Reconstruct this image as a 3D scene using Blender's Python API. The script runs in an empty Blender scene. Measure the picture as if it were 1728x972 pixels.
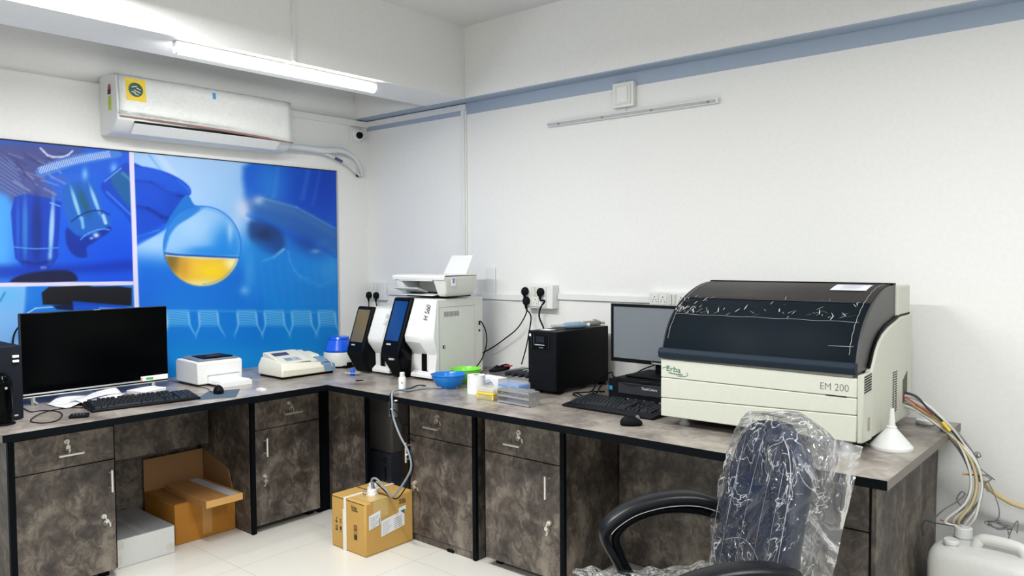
import bpy, bmesh, math, random
import numpy as np
from mathutils import Vector, Matrix, Euler
random.seed(7)
S = bpy.context.scene
COL = S.collection
PI = math.pi
# ------------------------------------------------------------------ camera
CAM = np.array([4.1942, -3.3806, 1.4062]); YAW, PIT, ROL, FPX = .7094, .0412, -.0061, 1305.32
def _basis():
    v = np.array([-math.sin(YAW), math.cos(YAW), 0.]); r = np.array([math.cos(YAW), math.sin(YAW), 0.]); u = np.array([0, 0, 1.])
    c, s = math.cos(PIT), math.sin(PIT); v2 = v*c - u*s; u2 = u*c + v*s
    c, s = math.cos(ROL), math.sin(ROL)
    return r*c + u2*s, u2*c - r*s, v2
CR, CU, CV = _basis()
cd = bpy.data.cameras.new('camera'); cam = bpy.data.objects.new('camera', cd); COL.objects.link(cam)
cd.sensor_width = 36; cd.lens = FPX*36/1728; cd.clip_start = .05
M = Matrix(((CR[0], CU[0], -CV[0], CAM[0]), (CR[1], CU[1], -CV[1], CAM[1]), (CR[2], CU[2], -CV[2], CAM[2]), (0, 0, 0, 1)))
cam.matrix_world = M
S.camera = cam
def U(x, y, ax, val):
    """a measured point: where the sight line of a photo pixel meets a known plane"""
    d = CV + CR*(x-864)/FPX - CU*(y-486)/FPX; i = 'xyz'.index(ax)
    return Vector(CAM + d*(val-CAM[i])/d[i])
# ------------------------------------------------------------------ world, exposure
S.view_settings.view_transform = 'Standard'; S.view_settings.look = 'None'
S.view_settings.gamma = 1; S.view_settings.exposure = -0.22
S.view_settings.use_curve_mapping = False
w = bpy.data.worlds.new('world'); S.world = w; w.use_nodes = True
w.node_tree.nodes['Background'].inputs[0].default_value = (.9, .95, 1, 1)
w.node_tree.nodes['Background'].inputs[1].default_value = .3
TUBE_E = 38.0      # the tube above the wall unit
ROOM_W = 42.0      # each added batten lamp
def lamp(loc, power, sx, sy, rot=(0, 0, 0), colour=(1, .995, .985)):
    l = bpy.data.lights.new('added_room_light', 'AREA'); l.shape = 'RECTANGLE'; l.size = sx; l.size_y = sy; l.energy = power; l.color = colour
    o = bpy.data.objects.new('added_room_light', l); COL.objects.link(o); o.location = loc; o.rotation_euler = rot
LAMPS = [(1.80, -2.2, 2.50, 1.75), (4.2, -1.7, 2.45, 1.05), (4.5, -4.4, 2.40, .8), (2.6, -4.2, 2.40, .6)]   # battens added out of view to light the room: x, y, z, share
for q in LAMPS: lamp((q[0], q[1], q[2]-.06), ROOM_W*q[3], 1.2, .10)
# ------------------------------------------------------------------ mesh helpers
class MB:
    def __init__(s): s.v = []; s.f = []
    def add(s, vs, fs):
        n = len(s.v); s.v += [tuple(map(float, p)) for p in vs]; s.f += [tuple(i+n for i in f) for f in fs]; return s
    def box(s, x0, x1, y0, y1, z0, z1, rz=0, about=None):
        vs = [Vector((x, y, z)) for z in (z0, z1) for y in (y0, y1) for x in (x0, x1)]
        if rz:
            c = Vector(about) if about else Vector(((x0+x1)/2, (y0+y1)/2, 0)); R_ = Matrix.Rotation(rz, 3, 'Z')
            vs = [c + R_ @ (p-c) for p in vs]
        return s.add(vs, [(0, 2, 3, 1), (4, 5, 7, 6), (0, 1, 5, 4), (2, 6, 7, 3), (0, 4, 6, 2), (1, 3, 7, 5)])
    def prism(s, pts, axis, a, b):
        """polygon (list of 2-tuples in the other two axes, in x,y,z order) swept along axis from a to b"""
        def mk(p, t):
            if axis == 'x': return (t, p[0], p[1])
            if axis == 'y': return (p[0], t, p[1])
            return (p[0], p[1], t)
        n = len(pts); vs = [mk(p, a) for p in pts] + [mk(p, b) for p in pts]
        fs = [tuple(range(n)), tuple(range(2*n-1, n-1, -1))] + [(i, i+n, (i+1) % n+n, (i+1) % n) for i in range(n)]
        return s.add(vs, fs)
    def lathe(s, prof, cx=0, cy=0, n=28, cap=True):
        vs = []; fs = []; m = len(prof)
        for i in range(n):
            a = 2*PI*i/n
            vs += [(cx+r*math.cos(a), cy+r*math.sin(a), z) for r, z in prof]
        for i in range(n):
            j = (i+1) % n
            fs += [(i*m+k, j*m+k, j*m+k+1, i*m+k+1) for k in range(m-1)]
        if cap:
            if prof[0][0] > 1e-5: fs.append(tuple(i*m for i in range(n))[::-1])
            if prof[-1][0] > 1e-5: fs.append(tuple(i*m+m-1 for i in range(n)))
        return s.add(vs, fs)
    def tube(s, pts, r, n=8, closed=False, smooth=0, flat=1.0):
        P = [Vector(p) for p in pts]
        if smooth: P = spline(P, smooth)
        rs = r if isinstance(r, (list, tuple)) else None
        vs = []; fs = []; up = None
        for i, p in enumerate(P):
            d = (P[min(i+1, len(P)-1)] - P[max(i-1, 0)])
            if d.length < 1e-9: d = Vector((0, 0, 1))
            d.normalize()
            if up is None: up = d.orthogonal().normalized()
            up = (up - d*up.dot(d))
            if up.length < 1e-6: up = d.orthogonal()
            up.normalize(); sd = d.cross(up)
            rr = r if rs is None else rs[min(len(rs)-1, int(round(i*(len(rs)-1)/max(1, len(P)-1))))] if len(rs) != len(P) else rs[i]
            vs += [p + (up*math.cos(2*PI*k/n)*flat + sd*math.sin(2*PI*k/n))*rr for k in range(n)]
        for i in range(len(P)-1):
            fs += [(i*n+k, i*n+(k+1) % n, (i+1)*n+(k+1) % n, (i+1)*n+k) for k in range(n)]
        fs += [tuple(range(n))[::-1], tuple((len(P)-1)*n+k for k in range(n))]
        return s.add(vs, fs)
    def cyl(s, p0, p1, r, n=20): return s.tube([p0, p1], r, n)
    def loft(s, rings, caps=True):
        n = len(rings[0]); vs = [p for q in rings for p in q]
        fs = [(i*n+k, i*n+(k+1) % n, (i+1)*n+(k+1) % n, (i+1)*n+k) for i in range(len(rings)-1) for k in range(n)]
        if caps: fs += [tuple(range(n))[::-1], tuple((len(rings)-1)*n+k for k in range(n))]
        return s.add(vs, fs)
    def quad(s, a, b, c, d): return s.add([a, b, c, d], [(0, 1, 2, 3)])
    def grid(s, fn, nu, nv, closed=False):
        vs = [fn(i/nu, j/nv) for i in range(nu+1) for j in range(nv+1)]
        return s.add(vs, [(i*(nv+1)+j, (i+1)*(nv+1)+j, (i+1)*(nv+1)+j+1, i*(nv+1)+j+1) for i in range(nu) for j in range(nv)])
    def mesh(s, name):
        m = bpy.data.meshes.new(name); m.from_pydata(s.v, [], s.f); m.update()
        bm = bmesh.new(); bm.from_mesh(m); bmesh.ops.recalc_face_normals(bm, faces=bm.faces); bm.to_mesh(m); bm.free(); return m
def spline(P, k):
    out = []; n = len(P)
    for i in range(n-1):
        p0, p1, p2, p3 = P[max(i-1, 0)], P[i], P[i+1], P[min(i+2, n-1)]
        for j in range(k):
            t = j/k
            out.append(.5*((2*p1)+(p2-p0)*t+(2*p0-5*p1+4*p2-p3)*t*t+(3*p1-p0-3*p2+p3)*t**3))
    return out+[P[-1]]
def obj(name, mb, mat, parent=None, bevel=0, seg=2, smooth=False, auto=35, solid=0, sub=0, label=None):
    m = mb.mesh(name) if isinstance(mb, MB) else mb
    for mm in (mat if isinstance(mat, (list, tuple)) else [mat]): m.materials.append(mm)
    o = bpy.data.objects.new(name, m); COL.objects.link(o)
    if parent: o.parent = parent
    if solid:
        q = o.modifiers.new('solid', 'SOLIDIFY'); q.thickness = solid; q.offset = 0
    if bevel:
        q = o.modifiers.new('bevel', 'BEVEL'); q.width = bevel; q.segments = seg; q.limit_method = 'ANGLE'; q.angle_limit = math.radians(30)
        q.harden_normals = False
    if sub:
        q = o.modifiers.new('sub', 'SUBSURF'); q.levels = sub; q.render_levels = sub
    if smooth or bevel or sub:
        for p in m.polygons: p.use_smooth = True
        if not sub:
            try: m.set_sharp_from_angle(angle=math.radians(auto))
            except Exception: pass
    if label: o['label'] = label
    return o
def thing(name, label, cat, loc=(0, 0, 0), rz=0, group=None):
    o = bpy.data.objects.new(name, None); COL.objects.link(o); o.empty_display_size = .05
    o.location = loc; o.rotation_euler = (0, 0, rz); o['label'] = label; o['category'] = cat
    if group: o['group'] = group
    return o
def tag(o, label, cat, group=None):
    o['label'] = label; o['category'] = cat
    if group: o['group'] = group
    return o
def struct(name, mb, mat, **k):
    o = obj(name, mb, mat, **k); o['kind'] = 'structure'; return o
def text(name, body, size, mat, parent, loc, rot=(0, 0, 0), ext=.0004, sx=1.0, font_w=0):
    c = bpy.data.curves.new(name, 'FONT'); c.body = body; c.size = size; c.extrude = ext; c.align_x = 'LEFT'; c.offset = font_w
    t = bpy.data.objects.new(name+'_tmp', c); COL.objects.link(t); bpy.context.view_layer.update()
    m = bpy.data.meshes.new_from_object(t.evaluated_get(bpy.context.evaluated_depsgraph_get())); bpy.data.objects.remove(t); bpy.data.curves.remove(c)
    m.materials.clear(); m.materials.append(mat)
    o = bpy.data.objects.new(name, m); COL.objects.link(o); o.location = loc; o.rotation_euler = rot; o.scale = (sx, 1, 1)
    if parent: o.parent = parent
    return o
# ------------------------------------------------------------------ materials
def lin(c): return tuple(((x/255/12.92) if x/255 <= .04045 else ((x/255+.055)/1.055)**2.4) for x in c)+(1,)
def mat(name, rgb, rough=.5, metal=0, spec=.5, trans=0, alpha=1, emit=0, coat=0, bump=0, bscale=60, ior=1.45):
    m = bpy.data.materials.new(name); m.use_nodes = True; n = m.node_tree.nodes; b = n['Principled BSDF']
    b.inputs['Base Color'].default_value = lin(rgb); b.inputs['Roughness'].default_value = rough; b.inputs['Metallic'].default_value = metal
    b.inputs['Specular IOR Level'].default_value = spec; b.inputs['Transmission Weight'].default_value = trans; b.inputs['Alpha'].default_value = alpha
    b.inputs['Coat Weight'].default_value = coat; b.inputs['IOR'].default_value = ior
    if emit:
        b.inputs['Emission Color'].default_value = lin(rgb); b.inputs['Emission Strength'].default_value = emit
    # every material carries a little procedural variation of its own colour
    L = m.node_tree.links; nz = n.new('ShaderNodeTexNoise'); nz.inputs['Scale'].default_value = bscale
    tc = n.new('ShaderNodeTexCoord'); L.new(tc.outputs['Object'], nz.inputs['Vector'])
    if not emit:
        mx = n.new('ShaderNodeMixRGB'); mx.blend_type = 'MULTIPLY'; mx.inputs[0].default_value = .08; mx.inputs[1].default_value = lin(rgb)
        L.new(nz.outputs['Fac'], mx.inputs[2]); L.new(mx.outputs[0], b.inputs['Base Color'])
    if bump:
        bp = n.new('ShaderNodeBump'); bp.inputs['Strength'].default_value = bump; bp.inputs['Distance'].default_value = .003
        L.new(nz.outputs['Fac'], bp.inputs['Height']); L.new(bp.outputs[0], b.inputs['Normal'])
    return m
def mottled(name, stops, scale, rough=.45, coord='Object', detail=8, dist=1.2, bump=.02, scale2=None, stretch=(1, 1, 1)):
    m = bpy.data.materials.new(name); m.use_nodes = True; n = m.node_tree.nodes; L = m.node_tree.links; b = n['Principled BSDF']
    tc = n.new('ShaderNodeTexCoord'); mp = n.new('ShaderNodeMapping'); mp.inputs['Scale'].default_value = stretch
    L.new(tc.outputs[coord], mp.inputs[0])
    nz = n.new('ShaderNodeTexNoise'); nz.inputs['Scale'].default_value = scale; nz.inputs['Detail'].default_value = detail
    nz.inputs['Roughness'].default_value = .62; nz.inputs['Distortion'].default_value = dist
    L.new(mp.outputs[0], nz.inputs['Vector'])
    n2 = n.new('ShaderNodeTexNoise'); n2.inputs['Scale'].default_value = scale2 or scale*4; n2.inputs['Detail'].default_value = 5; n2.inputs['Distortion'].default_value = .9
    n2.inputs['Roughness'].default_value = .7
    L.new(mp.outputs[0], n2.inputs['Vector'])
    ad = n.new('ShaderNodeMath'); ad.operation = 'MULTIPLY_ADD'; ad.inputs[1].default_value = .42; L.new(n2.outputs['Fac'], ad.inputs[0])
    mu = n.new('ShaderNodeMath'); mu.operation = 'MULTIPLY'; mu.inputs[1].default_value = .58; L.new(nz.outputs['Fac'], mu.inputs[0]); L.new(mu.outputs[0], ad.inputs[2])
    cr = n.new('ShaderNodeValToRGB'); e = cr.color_ramp.elements
    while len(e) < len(stops): e.new(.5)
    for el, (p, c) in zip(e, stops): el.position = p; el.color = lin(c)
    L.new(ad.outputs[0], cr.inputs[0]); L.new(cr.outputs[0], b.inputs['Base Color']); b.inputs['Roughness'].default_value = rough
    bp = n.new('ShaderNodeBump'); bp.inputs['Strength'].default_value = bump*5; bp.inputs['Distance'].default_value = .002; L.new(ad.outputs[0], bp.inputs['Height']); L.new(bp.outputs[0], b.inputs['Normal'])
    return m
WALL = mat('wall_paint', (237, 238, 237), .85, spec=.15)
CEIL = mat('ceiling_paint', (222, 222, 222), .85, spec=.2)
BLUEB = mat('blue_grey_paint', (162, 177, 197), .6)
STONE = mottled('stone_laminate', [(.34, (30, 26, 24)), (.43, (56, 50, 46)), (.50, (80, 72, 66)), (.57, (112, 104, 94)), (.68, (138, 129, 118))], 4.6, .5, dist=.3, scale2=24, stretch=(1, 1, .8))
STONE_LIT = mottled('stone_laminate_lit', [(.34, (96, 89, 84)), (.44, (126, 118, 112)), (.50, (146, 139, 131)), (.57, (164, 157, 148)), (.68, (176, 170, 161))], 4.5, .30, dist=.5, scale2=20)  # same laminate as the fronts, with the top light put into paler tones
EDGEB = mat('black_edge_band', (8, 13, 17), .6, spec=.08)
EDGEG = mat('grey_edge_band', (120, 114, 108), .45)
BLACK = mat('black_plastic', (6, 8, 11), .45, spec=.12)
BLACKM = mat('black_matte', (13, 16, 20), .6, spec=.14)
GLOSS = mat('gloss_black', (2, 3, 4), .14, spec=.10)
WHITE = mat('white_plastic', (232, 234, 233), .35)
WHITE2 = mat('off_white_metal', (220, 223, 216), .4)
CREAM = mat('cream_enamel', (205, 208, 195), .45)
CHROME = mat('chrome', (222, 221, 215), .36, metal=.75)
STEEL = mat('brushed_steel', (200, 201, 202), .42, metal=.75)
GREY = mat('grey_plastic', (120, 122, 126), .5)
LGREY = mat('light_grey_plastic', (178, 182, 186), .5)
DGREY = mat('dark_grey_plastic', (52, 55, 60), .5, spec=.2)
CARD = mat('cardboard', (196, 156, 84), .8, bump=.1, bscale=25)
CARD2 = mat('brown_cardboard', (176, 118, 40), .8, bump=.1, bscale=25)
CARD3 = mat('dull_cardboard', (150, 112, 72), .8)
PAPER = mat('white_paper', (236, 238, 242), .7)
INK = mat('printed_ink', (40, 38, 36), .7)
INKB = mat('blue_ink', (80, 110, 180), .7)
GREENI = mat('green_print', (60, 118, 96), .6)
YEL = mat('yellow_plastic', (240, 208, 60), .35)
# ------------------------------------------------------------------ room shell
FA, FB = .656, -.81          # front planes of the two cabinet runs
XM, YM = 6.2, -6.2
ZC = 2.742; ZL = 2.327
def floor_mat():
    m = bpy.data.materials.new('floor_tiles'); m.use_nodes = True; n = m.node_tree.nodes; L = m.node_tree.links; b = n['Principled BSDF']
    tc = n.new('ShaderNodeTexCoord'); mp = n.new('ShaderNodeMapping'); mp.inputs['Location'].default_value = (-.995+.5545*4, 1.57+.568*14, 0)
    L.new(tc.outputs['Object'], mp.inputs[0]); br = n.new('ShaderNodeTexBrick'); br.offset = 0; br.squash = 1
    br.inputs['Brick Width'].default_value = .5545; br.inputs['Row Height'].default_value = .568; br.inputs['Scale'].default_value = 1
    br.inputs['Mortar Size'].default_value = .0014; br.inputs['Color1'].default_value = lin((220, 219, 212)); br.inputs['Color2'].default_value = lin((218, 217, 209)); br.inputs['Mortar'].default_value = lin((186, 178, 168))
    L.new(mp.outputs[0], br.inputs['Vector']); L.new(br.outputs['Color'], b.inputs['Base Color']); b.inputs['Roughness'].default_value = .22
    return m
struct('floor', MB().box(-.2, XM, YM, .2, -.1, 0), floor_mat())
struct('ceiling', MB().box(-.2, XM, YM, .2, ZC, ZC+.1), CEIL)
struct('wall_left', MB().box(-.2, 0, YM, .2, 0, 2.297).box(-.2, -.018, YM, .2, 2.297, ZC), WALL)
struct('wall_right', MB().box(0, XM, 0, .2, 0, ZL).box(-.018, XM, -.09, .2, ZL+.002, ZC), WALL)
struct('wall_front', MB().box(-.2, XM, YM-.1, YM, 0, ZC), WALL)
struct('wall_side', MB().box(XM, XM+.1, YM, .2, 0, ZC), WALL)
# painted blue-grey band with the underside of the ledge
struct('trim_1', MB().box(0, XM, -.0025, .001, 2.256, ZL).box(0, XM, -.092, -.0025, ZL-.003, ZL+.003), BLUEB)
# downstand beam over the air conditioner
BX0, BX1 = .682, 1.018
struct('wall_beam', MB().box(BX0, BX1, YM, -.085, ZL, ZC+.01), WALL)
# ------------------------------------------------------------------ mural print
def mural():
    y0, y1, z0, z1 = -2.9, -.266, .62, 1.966
    nu, nv = 660, 336
    ys = np.linspace(y0, y1, nu+1); zs = np.linspace(z0, z1, nv+1)
    Y, Z = np.meshgrid(ys, zs, indexing='ij')
    D = np.stack([np.full_like(Y, 0.006)-CAM[0], Y-CAM[1], Z-CAM[2]], -1)
    dv = D@CV; X_ = 864+FPX*(D@CR)/dv; Y_ = 486-FPX*(D@CU)/dv      # sketch coordinates of the print
    rng = np.random.RandomState(3)
    def sd(pts, sm=True):
        p = np.array(pts, float)
        if len(p) > 4 and sm:
            q_ = []
            for i in range(len(p)):
                a0, a1, a2, a3 = p[i-1], p[i], p[(i+1) % len(p)], p[(i+2) % len(p)]
                for t in (0, .33, .67): q_.append(.5*(2*a1+(a2-a0)*t+(2*a0-5*a1+4*a2-a3)*t*t+(3*a1-a0-3*a2+a3)*t**3))
            p = np.array(q_)
        d = np.full(X_.shape, 1e9); inside = np.zeros(X_.shape, bool); n = len(p)
        for i in range(n):
            a, b = p[i], p[(i+1) % n]; e = b-a; wx, wy = X_-a[0], Y_-a[1]
            t = np.clip((wx*e[0]+wy*e[1])/(e@e+1e-9), 0, 1)
            d = np.minimum(d, np.hypot(wx-e[0]*t, wy-e[1]*t))
            c = ((a[1] > Y_) != (b[1] > Y_)) & (X_ < (b[0]-a[0])*(Y_-a[1])/(b[1]-a[1]+1e-9)+a[0])
            inside ^= c
        return np.where(inside, -d, d)
    C = np.zeros(X_.shape+(3,))
    def put(mask, col, a=1.0):
        m_ = (np.clip(mask, 0, 1)*a)[..., None]; col = np.array(col, float)
        C[:] = C*(1-m_) + col*m_
    def poly(pts, col, soft=1.5, a=1.0, clip=None, sm=True):
        m_ = np.clip(.5-sd(pts, sm)/(2*soft), 0, 1); m_ = m_*m_*(3-2*m_)
        if clip is not None: m_ = m_*clip
        put(m_, col, a)
    def blob(cx, cy, rx, ry, col, a=1.0, rot=0, clip=None, p=1.0):
        c, s_ = math.cos(rot), math.sin(rot); dx, dy = X_-cx, Y_-cy
        q = ((dx*c+dy*s_)/rx)**2+((-dx*s_+dy*c)/ry)**2; m_ = np.exp(-q**p)
        put(m_ if clip is None else m_*clip, col, a)
    def line(pts, wd, col, soft=1.2, a=1.0, clip=None):
        for (ax, ay), (bx, by) in zip(pts[:-1], pts[1:]):
            ex, ey = bx-ax, by-ay; t = np.clip(((X_-ax)*ex+(Y_-ay)*ey)/(ex*ex+ey*ey+1e-9), 0, 1)
            d = np.hypot(X_-ax-ex*t, Y_-ay-ey*t); m_ = np.clip((wd/2-d)/soft+.5, 0, 1)
            if clip is not None: m_ = m_*clip
            put(m_, col, a)
    # ---- right picture: flask held by a gloved hand
    seam = 217.5+(Y_-256)*.034
    ck = (X_ > seam).astype(float)
    C[:] = (14, 124, 226)
    t = np.clip((Y_-270)/330, 0, 1)[..., None]
    C[:] = np.array((34, 128, 230))*(1-t)+np.array((0, 132, 216))*t
    blob(300, 300, 150, 110, (168, 202, 242), 1, clip=ck, p=1.6); blob(380, 270, 110, 70, (160, 198, 242), .9, clip=ck, p=1.5)
    blob(260, 420, 60, 34, (172, 208, 244), .95, clip=ck, p=1.5); blob(400, 340, 60, 60, (150, 196, 242), .7, clip=ck)
    poly([(226, 436), (420, 445), (470, 600), (226, 620)], (10, 104, 210), 26, .9); blob(330, 560, 160, 60, (10, 122, 216), .8)
    blob(245, 500, 40, 60, (18, 92, 212), .7, clip=ck); blob(300, 520, 60, 40, (22, 118, 214), .5)
    # face, cap and goggles, blurred
    poly([(425, 270), (566, 280), (566, 420), (430, 370), (412, 320)], (18, 92, 205), 8)
    blob(520, 320, 60, 70, (6, 66, 190), .9, rot=.3); blob(458, 310, 26, 44, (34, 124, 218), .8); blob(548, 300, 22, 60, (6, 60, 184), .8)
    line([(470, 275), (462, 330), (448, 352)], 6, (60, 130, 220), 5, .5); line([(520, 290), (510, 335)], 8, (50, 110, 214), 5, .5); line([(540, 285), (528, 345)], 5, (40, 110, 214), 4, .4)
    poly([(420, 335), (448, 332), (500, 350), (566, 388), (568, 428), (510, 400), (440, 372), (420, 352)], (46, 100, 172), 7, .75)
    poly([(440, 333), (500, 352), (566, 390), (566, 400), (500, 366), (436, 348)], (96, 130, 180), 7, .3)
    line([(418, 362), (470, 384), (520, 406), (566, 432)], 8, (20, 96, 205), 3, .9); line([(440, 334), (500, 350), (566, 386)], 3, (130, 180, 228), 3.5, .4)
    blob(410, 352, 14, 20, (206, 214, 240), .85); blob(398, 380, 12, 22, (180, 205, 242), .7); blob(436, 338, 10, 8, (200, 220, 245), .6)
    poly([(424, 372), (470, 386), (480, 414), (462, 430), (438, 420), (420, 400)], (24, 62, 128), 7, .9); blob(446, 396, 16, 12, (18, 40, 90), .7); blob(455, 418, 20, 8, (20, 70, 160), .7)
    blob(520, 414, 32, 15, (22, 70, 160), .85, rot=.4); blob(545, 410, 14, 8, (50, 120, 205), .5); blob(532, 424, 8, 4, (120, 170, 225), .7)
    line([(478, 421), (462, 434), (444, 440)], 5, (120, 190, 240), 3, .7); line([(486, 424), (489, 440), (496, 456), (506, 466), (520, 470)], 3, (90, 166, 230), 3.5, .45)
    poly([(430, 405), (480, 440), (500, 470), (566, 470), (566, 500), (520, 510), (440, 490), (415, 440)], (16, 124, 214), 12, .6)
    blob(420, 460, 10, 40, (80, 165, 232), .5); blob(560, 455, 24, 24, (80, 165, 226), .45); blob(412, 490, 8, 8, (150, 200, 240), .5)
    line([(506, 470), (540, 482), (566, 470)], 5, (70, 160, 228), 6, .3)
    for i in range(10):
        x = 425+i*15; line([(x, 440+5*(i % 3)), (x+9, 510)], 5, (60, 150, 230), 7, .16)
    # glass tube at top left, hand
    line([(252, 262), (288, 310)], 4, (110, 170, 235), 2, .7); line([(268, 262), (296, 300)], 10, (190, 214, 245), 4, .6)
    hand = [(200, 278), (240, 281), (275, 289), (300, 300), (318, 314), (322, 327), (312, 334), (300, 350), (288, 366), (277, 384), (262, 396), (236, 408), (225, 416), (200, 420)]
    poly(hand, (10, 66, 192), 1.6, 1, ck)
    poly([(226, 283), (262, 286), (300, 302), (318, 316), (318, 328), (290, 320), (258, 306), (226, 304)], (16, 84, 214), 4, .9, ck)
    line([(222, 305), (255, 308), (290, 330), (312, 332)], 4, (4, 40, 140), 3, .8, ck); line([(228, 350), (262, 360), (280, 372)], 9, (4, 52, 170), 6, .6, ck)
    blob(250, 330, 30, 16, (14, 72, 200), .6, clip=ck); blob(290, 345, 14, 16, (6, 44, 150), .8, clip=ck); line([(280, 318), (296, 322)], 3, (30, 110, 225), 2, .5)
    poly([(226, 398), (262, 384), (280, 376), (284, 384), (250, 404), (226, 416)], (20, 96, 220), 3, .8, ck); line([(230, 400), (268, 388)], 2, (90, 170, 240), 1.5, .6, ck)
    poly([(224, 306), (262, 308), (296, 328), (300, 346), (284, 362), (262, 352), (226, 346)], (14, 76, 206), 5, .6, ck); line([(226, 348), (250, 352), (272, 366), (284, 368)], 5, (4, 40, 140), 4, .7, ck)
    poly([(226, 352), (252, 358), (272, 372), (262, 388), (226, 400)], (12, 72, 200), 5, .7, ck); line([(300, 304), (316, 318), (320, 326)], 3, (40, 120, 230), 2.5, .5)
    # flask
    fx, fy, R_ = 341, 416, 66.5
    yy = (Y_-fy)/1.035; d = np.hypot(X_-fx, yy)
    poly([(308, 334), (318, 330), (328, 346), (345, 349), (330, 362), (290, 378), (283, 384), (284, 370)], (20, 110, 205), 2)
    ins = np.clip((R_-d)/1.5, 0, 1)
    put(ins, (128, 184, 238), .55)
    up = ins*np.clip((432-Y_)/2, 0, 1)
    blob(325, 385, 40, 34, (170, 208, 246), .75, clip=up); blob(382, 420, 26, 40, (22, 130, 222), .9, clip=up, p=1.4); blob(350, 425, 40, 10, (28, 130, 222), .8, clip=up, p=1.5)
    blob(388, 392, 5, 18, (220, 235, 250), .5, clip=up); poly([(318, 352), (338, 351), (322, 366), (300, 380), (286, 398), (278, 424), (276, 404), (288, 376)], (26, 116, 212), 3, .85, up)
    lq = ins*np.clip((Y_-(428+.055*(X_-fx+60)))/1.5, 0, 1)
    put(lq, (232, 186, 62)); blob(290, 440, 16, 26, (116, 96, 46), .95, clip=lq, p=1.5); blob(310, 450, 12, 26, (196, 146, 54), .8, clip=lq)
    blob(358, 458, 26, 16, (246, 212, 32), .9, clip=lq); blob(392, 444, 14, 12, (250, 236, 160), .9, clip=lq, p=1.4); blob(340, 478, 30, 7, (238, 226, 150), .8, clip=lq)
    line([(277, 427), (300, 430), (404, 435)], 3, (10, 84, 190), 1.5, 1, ins); line([(280, 431), (340, 436), (402, 437)], 2, (180, 220, 246), 1.3, .8, ins)
    ring = np.clip(1-np.abs(d-R_+1.2)/2.0, 0, 1); put(ring, (20, 108, 214), .9); put(np.clip(1-np.abs(d-R_+5)/2.4, 0, 1)*(X_ > fx), (70, 160, 235), .5)
    pass
    # rack of tubes at the foot
    for cx, w0 in ((300, 20), (352, 17), (417, 17), (463, 17), (509, 17), (552, 15)):
        box_ = np.clip((w0+1-np.abs(X_-cx-.10*(Y_-540)))/3, 0, 1)*np.clip((Y_-521)/4, 0, 1)*np.clip((554-Y_)/8, 0, 1)
        put(box_, (70, 160, 226), .55)
        put(box_*(.5+.5*np.sin(Y_*1.5+2.2*np.sin(X_*.12+cx)+cx)), (150, 208, 242), .55)
        for sgn in (-1, 1):
            xe = cx+sgn*(w0-1)+.1*(Y_-540)+sgn*np.clip((Y_-545)/20, 0, 1)**1.5*8
            put(np.exp(-((X_-xe)/1.9)**2)*np.clip((Y_-524)/6, 0, 1)*np.clip((574-Y_)/14, 0, 1), (176, 216, 246), .62)
    blob(280, 546, 4, 12, (225, 235, 248), .6); blob(276, 552, 6, 5, (210, 228, 246), .5); put(np.exp(-((Y_-524-.01*(X_-276))/2.0)**2)*(X_ > 276), (96, 176, 232), .4)
    put(np.clip((Y_-500)/60, 0, 1)*ck, (4, 130, 212), .25)
    for i in range(7): blob(300+38*i, 604, 26, 22, (20, 150, 222), .6)
    # ---- top left picture: microscope lenses
    L1 = (X_ <= seam).astype(float)
    put(L1, (12, 84, 214)); blob(0, 360, 34, 90, (70, 156, 232), .95, clip=L1, p=1.3); blob(0, 430, 28, 40, (80, 164, 235), .8, clip=L1)
    blob(190, 440, 60, 50, (6, 70, 212), .8, clip=L1); blob(120, 290, 70, 50, (22, 94, 205), .7, clip=L1)
    poly([(-200, 238), (112, 246), (130, 262), (72, 300), (96, 330), (30, 346), (-10, 320), (-200, 300)], (72, 74, 130), 10, .9, L1)
    for i in range(26):
        x = rng.uniform(-10, 100); y = rng.uniform(246, 320); c = rng.choice([0, 1, 2])
        line([(x, y), (x+rng.uniform(10, 34), y+rng.uniform(6, 22))], rng.uniform(1.5, 4), [(152, 148, 184), (40, 46, 110), (96, 92, 140)][c], 2, .55, L1)
    for i in range(9): line([(0, 258+i*7), (26+i*3, 280+i*8)], 2, (120, 160, 220), 2, .45, L1)
    for i in range(16): line([(42, 300+i*3.2), (150, 294+i*3.0)], 1.2, (100, 116, 190), 1, .35, L1)
    line([(68, 250), (74, 256), (80, 262), (90, 265), (104, 265), (114, 262), (122, 255)], 3.0, (212, 218, 244), 1.8, .85, L1); line([(82, 268), (104, 272), (120, 264)], 3, (50, 60, 100), 2, .6, L1)
    poly([(62, 284), (120, 262), (188, 254), (204, 258), (198, 266), (124, 280), (72, 298)], (74, 128, 212), 2, .8, L1)
    for i in range(52):
        u_ = i/51; x = 68+u_*118; y = 290-u_*28-3*math.sin(u_*PI)
        line([(x, y+3), (x-3, y-7)], 1.1, (206, 218, 244), .7, .85, L1)
    poly([(24, 332), (100, 340), (102, 350), (98, 420), (98, 432), (88, 448), (76, 454), (44, 452), (30, 440), (24, 424)], (10, 58, 176), 1.4, 1, L1)
    blob(62, 385, 9, 60, (6, 40, 126), .9, clip=L1, p=2); blob(42, 385, 5, 56, (50, 122, 200), .8, clip=L1, p=2); blob(87, 385, 4.5, 50, (170, 208, 244), .85, rot=.05, clip=L1, p=2); blob(30, 385, 3, 50, (40, 100, 210), .6, clip=L1, p=2)
    line([(24, 417), (60, 420), (98, 418)], 2, (80, 150, 225), 1.4, .8, L1); line([(84, 342), (101, 348)], 2, (120, 180, 240), 1.5, .8, L1); line([(70, 452), (76, 452)], 5, (224, 232, 248), 1.5, 1, L1)
    line([(40, 442), (62, 446), (86, 440)], 6, (4, 36, 120), 3, .7, L1); blob(84, 432, 4, 8, (150, 196, 240), .6, clip=L1)
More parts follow.
